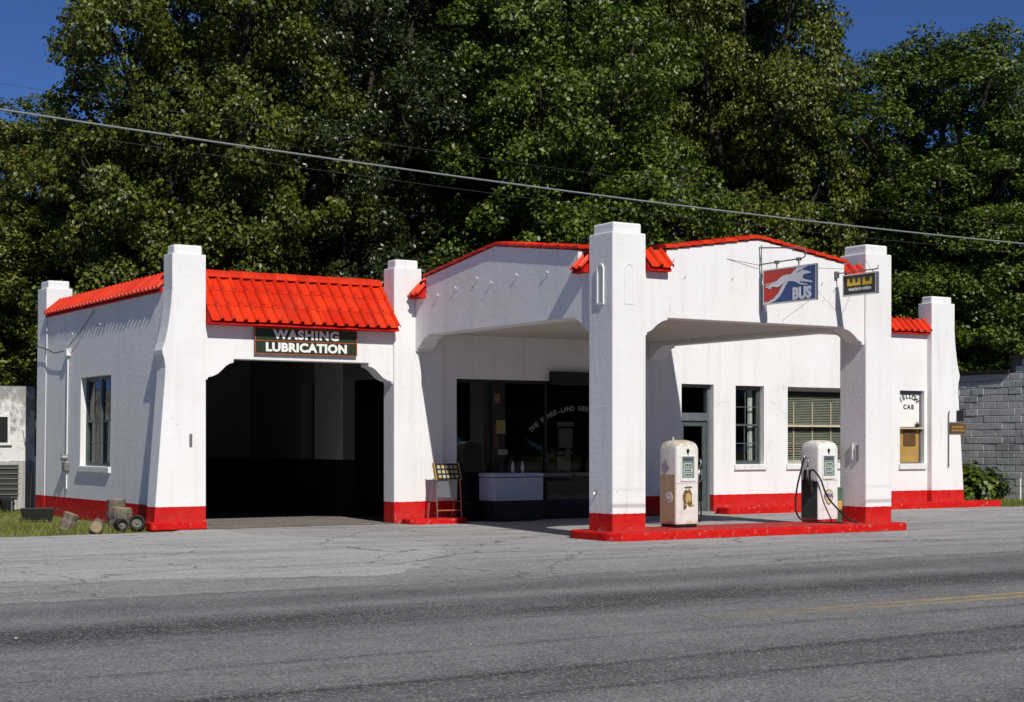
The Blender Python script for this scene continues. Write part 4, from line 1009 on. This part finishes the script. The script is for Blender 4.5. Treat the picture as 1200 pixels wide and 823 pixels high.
for u in (-24,32):
    p=empty('utility_pole',u,-4.98,0,label='tall wooden utility pole at the roadside carrying the cables',cat='pole',group='utility poles along the road')
    MB().tube([(0,0,-.3),(0,0,4),(0,0,8.5)],[.16,.14,.11],12).build('post',M['bark'],p)
    MB().box(-.06,.06,-.9,.9,7.7,7.82).build('crossarm',M['dark_wood'],p)
    MB().box(-.05,.05,.08,.21,5.4,6.9).build('cable_bracket',M['dark_steel'],p)

# ------------------------------------------------------------------ trees
def leaf_mat(name,c1,c2,trans=.16,spec=.35,rough=.42):
    m=bpy.data.materials.new(name); m.use_nodes=True; t=NT(m); b=t.b
    gi=t.n('ShaderNodeNewGeometry'); oi=t.n('ShaderNodeObjectInfo')
    r=t.math('FRACT',t.math('ADD',gi.outputs['Random Per Island'],0.0))
    c=t.mix(t.math('POWER',r,1.45),c1,c2); c=t.mix(t.math('MULTIPLY',oi.outputs['Random'],.25),c,(c1[0]*.8,c1[1]*.75,c1[2]*.9))
    t.color(c); b.inputs['Roughness'].default_value=rough; b.inputs['Specular IOR Level'].default_value=spec
    tr=t.n('ShaderNodeBsdfTranslucent'); t.l(t.mix(.5,c,(.16,.24,.02)),tr.inputs[0]); mx=t.n('ShaderNodeMixShader'); mx.inputs[0].default_value=trans
    out=[n for n in t.t.nodes if n.type=='OUTPUT_MATERIAL'][0]
    t.l(b.outputs[0],mx.inputs[1]); t.l(tr.outputs[0],mx.inputs[2]); t.l(mx.outputs[0],out.inputs[0]); return m
M['leaf_a']=leaf_mat('mid_green_leaf',(.026,.044,.006),(.195,.210,.020))
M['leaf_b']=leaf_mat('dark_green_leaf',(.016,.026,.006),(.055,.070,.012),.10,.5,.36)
M['leaf_c']=leaf_mat('fresh_green_leaf',(.022,.048,.006),(.175,.225,.022))
M['tree_bark']=painted('tree_bark',(.035,.028,.022),(.06,.05,.04),.95,6,bump=.8)

def leaves_mesh(name, centers, normals, rng, size):
    """one folded leaf per centre; 4 points, 2 triangles"""
    n=len(centers)
    d=rng.normal(size=(n,3)); d[:,2]-=.35; nn=normals/np.linalg.norm(normals,axis=1,keepdims=True)
    d-=nn*np.sum(d*nn,1,keepdims=True); d/=np.linalg.norm(d,axis=1,keepdims=True)
    s=np.cross(nn,d); L=(size*rng.uniform(.7,1.35,n))[:,None]; Wd=L*rng.uniform(.30,.42,n)[:,None]
    a=centers-d*L*.5; b=centers+d*L*.5
    m1=centers+s*Wd+nn*L*.10-d*L*.04; m2=centers-s*Wd+nn*L*.10-d*L*.04
    V=np.empty((n,4,3)); V[:,0]=a;V[:,1]=m1;V[:,2]=b;V[:,3]=m2
    me=bpy.data.meshes.new(name)
    me.vertices.add(4*n); me.vertices.foreach_set('co',V.reshape(-1).astype(np.float32))
    idx=np.arange(n)[:,None]*4
    tri=np.concatenate([idx+np.array([0,1,2]),idx+np.array([0,2,3])],1).reshape(-1)
    me.loops.add(len(tri)); me.loops.foreach_set('vertex_index',tri.astype(np.int32))
    me.polygons.add(2*n); me.polygons.foreach_set('loop_start',np.arange(0,6*n,3,dtype=np.int32))
    me.update(calc_edges=True); return me
def crown(name, seed, H, R, base, nleaf, size, nlobe=16, clump=.95):
    rng=np.random.default_rng(seed)
    C=[];Nn=[]
    lob=[]
    for k in range(nlobe):
        f=(k+.5)/nlobe; z=base+(H-base)*(.06+.86*f)
        env=R*(1.0-.12*(1-f))*math.sqrt(max(.06,1-((f-.38)/.66)**2))
        a=k*2.399+rng.uniform(-.5,.5); rad=env*rng.uniform(.50,.80)
        lr=R*rng.uniform(.25,.40)*(1-.25*f)
        lob.append((np.array([rad*math.cos(a),rad*math.sin(a),z]),lr))
    lob.append((np.array([0,0,base+(H-base)*.88]),R*.32)); lob.append((np.array([0,0,base+(H-base)*.55]),R*.5)); lob.append((np.array([0,0,base+(H-base)*.28]),R*.55))
    tot=sum(l[1]**2 for l in lob)
    for c,lr in lob:
        m=int(nleaf*lr**2/tot); nc=max(10,int(30*(lr/1.6)**2))
        dirs=rng.normal(size=(nc,3)); dirs[:,2]=dirs[:,2]*.9+.12; dirs/=np.linalg.norm(dirs,axis=1,keepdims=True)
        cc=c+dirs*lr*rng.uniform(.72,1.12,(nc,1))*np.array([1,1,.85])
        cr=clump*rng.uniform(.34,.72,nc)
        w=cr**2/np.sum(cr**2); pick=rng.choice(nc,m,p=w)
        q=rng.normal(size=(m,3)); q/=np.linalg.norm(q,axis=1,keepdims=True)
        rad=rng.uniform(.25,1,m)**.45
        p=cc[pick]+q*(cr[pick]*rad)[:,None]*np.array([1.15,1.15,.72])
        p[:,2]-=.25*rad*np.abs(q[:,0])*cr[pick]
        nrm=dirs[pick]*.6+q*.55+np.array([0,0,.55])+rng.normal(size=(m,3))*.75
        C.append(p);Nn.append(nrm)
    C=np.concatenate(C);Nn=np.concatenate(Nn)
    return leaves_mesh(name,C,Nn,rng,size),lob
def wood(name,seed,H,R,base,lob):
    rng=random.Random(seed); m=MB()
    top=base+(H-base)*.75
    m.tube([(0,0,-.3),(rng.uniform(-.1,.1),rng.uniform(-.1,.1),base*.6),(rng.uniform(-.25,.25),rng.uniform(-.25,.25),(base+top)/2),(0,0,top)],[R*.085,R*.065,R*.045,R*.015],10)
    for c,lr in lob[:-3]:
        z0=base*.7+(c[2]-base)*.45; p0=Vector((0,0,max(.8,z0))); p2=Vector(c); mid=(p0+p2)/2+Vector((rng.uniform(-.3,.3),rng.uniform(-.3,.3),.25*lr))
        m.tube([p0,mid,p2,p2+Vector((c[0]*.18,c[1]*.18,lr*.5))],[R*.032,R*.022,R*.012,.01],6)
        for _ in range(3): m.tube([mid*.4+p2*.6,p2+Vector((rng.uniform(-1,1),rng.uniform(-1,1),rng.uniform(-.3,.8)))*lr*.8],[R*.010,.008],5)
    return m.mesh(name,smooth=True)
KINDS={}
for key,seed,H,R,base,nl,size,lm,nlobe in (('broad',3,18,5.6,2.0,200000,.135,'leaf_a',30),('dark',8,20,5.2,1.8,160000,.12,'leaf_b',30),('fresh',14,19,5.6,2.2,195000,.132,'leaf_c',30),('round',23,15.5,5.4,1.6,175000,.132,'leaf_c',28)):
    me,lob=crown('crown_'+key,seed,H,R,base,nl,size,nlobe); me.materials.append(M[lm])
    wd=wood('wood_'+key,seed,H,R,base,lob); wd.materials.append(M['tree_bark']); KINDS[key]=(me,wd)
def tree(kind,X,Y,s,rz,label,sz=None,group=None,name='broadleaf_tree'):
    o=bpy.data.objects.new(name,None); link(o); o.location=(X,Y,0); o.rotation_euler=(0,0,rz); o.scale=(s,s,sz or s); tag(o,label,'tree',group)
    c=bpy.data.objects.new('crown',KINDS[kind][0]); link(c,o); t_=bpy.data.objects.new('trunk',KINDS[kind][1]); link(t_,o); return o
PX=lambda x,Y:(x-600)/1900*Y
for kind,x,Y,s,rz,label,sz in (
    ('broad',238,46.5,.90,.4,'tall sunlit green tree rising behind the garage side wall',1.0),
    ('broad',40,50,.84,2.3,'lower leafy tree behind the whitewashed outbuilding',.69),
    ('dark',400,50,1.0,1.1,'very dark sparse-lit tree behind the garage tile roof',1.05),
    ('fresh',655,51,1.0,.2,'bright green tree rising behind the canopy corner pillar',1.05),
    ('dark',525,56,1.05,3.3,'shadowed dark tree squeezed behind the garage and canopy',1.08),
    ('broad',868,57,.93,4.0,'tall tree behind the canopy front gable',1.2),
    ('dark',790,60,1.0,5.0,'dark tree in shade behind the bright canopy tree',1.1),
    ('fresh',1105,57,1.02,1.4,'round-topped tree standing alone against the sky by the block wall',.87),
    ('round',1000,60,.78,2.9,'smaller light green tree behind the telegraph sign pillar',.66),
    ('round',1235,56,.95,.9,'leafy tree above the concrete block wall',.86),
    ('round',60,54,.8,5.1,'bushy tree filling low behind the outbuilding roof',.62)):
    tree(kind,PX(x,Y),Y,s,rz,label,sz)
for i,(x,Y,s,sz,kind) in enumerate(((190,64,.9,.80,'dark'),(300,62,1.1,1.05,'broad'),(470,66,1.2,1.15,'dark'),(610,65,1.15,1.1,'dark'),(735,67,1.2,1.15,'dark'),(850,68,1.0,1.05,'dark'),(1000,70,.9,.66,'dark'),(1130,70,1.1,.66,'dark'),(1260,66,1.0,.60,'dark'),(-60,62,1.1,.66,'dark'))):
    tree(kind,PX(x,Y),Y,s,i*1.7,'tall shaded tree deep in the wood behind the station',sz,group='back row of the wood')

# unseen trees added across the road, behind the camera, to darken glass reflections
for i in range(17):
    w_=wpos(-45+i*9.5+random.uniform(-2,2),-42+random.uniform(-4,0))
    tree(('round','dark','broad')[i%3],w_.x,w_.y,1.0,i*2.1,'unseen leafy tree added across the road to darken reflections',.9+.1*(i%2),group='unseen trees added for the reflections')

for i in range(20):  # unseen bushes, added to hide the sky mirrored below those crowns
    w_=wpos(-20+i*5.2+random.uniform(-1,1),-40+random.uniform(-1,1))
    tree('round',w_.x,w_.y,.5,i*1.3,'unseen low leafy bush added across the road to darken reflections',.42,group='unseen bushes added for the reflections',name='reflection_bush')

# shrub by the block wall
rng=np.random.default_rng(5)
def bush(name,n,rx,ry,h,size,seed):
    rng=np.random.default_rng(seed); nc=46
    d=rng.normal(size=(nc,3)); d[:,2]=np.abs(d[:,2]); d/=np.linalg.norm(d,axis=1,keepdims=True)
    cc=d*np.array([rx,ry,h])*rng.uniform(.55,1.0,(nc,1)); pick=rng.integers(0,nc,n); q=rng.normal(size=(n,3))
    p=cc[pick]+q*.11; p[:,2]=np.abs(p[:,2])+.03
    return leaves_mesh(name,p,d[pick]+q*.4+np.array([0,0,.6]),rng,size)
sb=empty('leafy_shrub',19.75,9.75,0,label='leafy green shrub at the foot of the block wall',cat='shrub')
me=bush('foliage',2600,.85,.75,.98,.15,2); me.materials.append(M['leaf_c']); f=bpy.data.objects.new('foliage',me); link(f,sb)
sm=MB()
for k in range(12): a=k*.9; sm.tube([(0,0,-.02),(.25*math.cos(a),.25*math.sin(a),.4),(.55*math.cos(a),.5*math.sin(a),.75)],.014,5,.005)
sm.build('stems',M['tree_bark'],sb)
pk=MB().tube([(0,0,-.05),(0,0,.62)],.025,8).lathe([(.03,.60),(.03,.63)],8).build('marker_post',M['trim']); place(pk,20.3,8.75); tag(pk,'short white marker post between shrub and block wall','post')

# weeds and grass
def grass(name,label,areas,n,hmin,hmax,m,seed):
    rng=np.random.default_rng(seed); P=[]
    per=n//len(areas)
    for (u0,u1,v0,v1) in areas:
        u=rng.uniform(u0,u1,per*3); v=rng.uniform(v0,v1,per*3)
        k=np.sin(u*2.1+1)*np.sin(v*2.7)+.5*np.sin(u*5.3+v*3.1)+rng.normal(size=per*3)*.5
        sel=np.argsort(-k)[:per]; P.append(np.stack([u[sel],v[sel]],1))
    P=np.concatenate(P); N_=len(P); h=rng.uniform(hmin,hmax,N_)*rng.uniform(.5,1,N_); a=rng.uniform(0,2*PI,N_); w=.006+.006*rng.random(N_)
    lean=rng.normal(size=(N_,2))*.35
    V=np.empty((N_,3,3)); dx=np.cos(a)*w; dy=np.sin(a)*w
    V[:,0]=np.stack([P[:,0]-dx,P[:,1]-dy,np.full(N_,-.02)],1); V[:,1]=np.stack([P[:,0]+dx,P[:,1]+dy,np.full(N_,-.02)],1)
    V[:,2]=np.stack([P[:,0]+lean[:,0]*h,P[:,1]+lean[:,1]*h,h],1)
    me=bpy.data.meshes.new(name); me.vertices.add(3*N_); me.vertices.foreach_set('co',V.reshape(-1).astype(np.float32))
    me.loops.add(3*N_); me.loops.foreach_set('vertex_index',np.arange(3*N_,dtype=np.int32)); me.polygons.add(N_); me.polygons.foreach_set('loop_start',np.arange(0,3*N_,3,dtype=np.int32)); me.update(calc_edges=True)
    me.materials.append(m); o=bpy.data.objects.new(name,me); link(o); place(o,0,0); tag(o,label,'grass',kind='stuff'); return o
M['grass_leaf']=leaf_mat('grass_blade',(.13,.18,.030),(.34,.33,.10),.3,.2,.6)
grass('grass','rough yellow-green grass along the garage side wall',[(-12,-5.5,6.6,9.2),(-12,-5.4,8.5,17.4),(-16,-11,6.5,17)],26000,.04,.17,M['grass_leaf'],1)
grass('grass','strip of grass below the block wall',[(17.2,20.6,6.4,13.5),(15.9,17.4,7.2,13.5),(17.2,20.6,6.35,8.0)],14000,.04,.15,M['grass_leaf'],2)
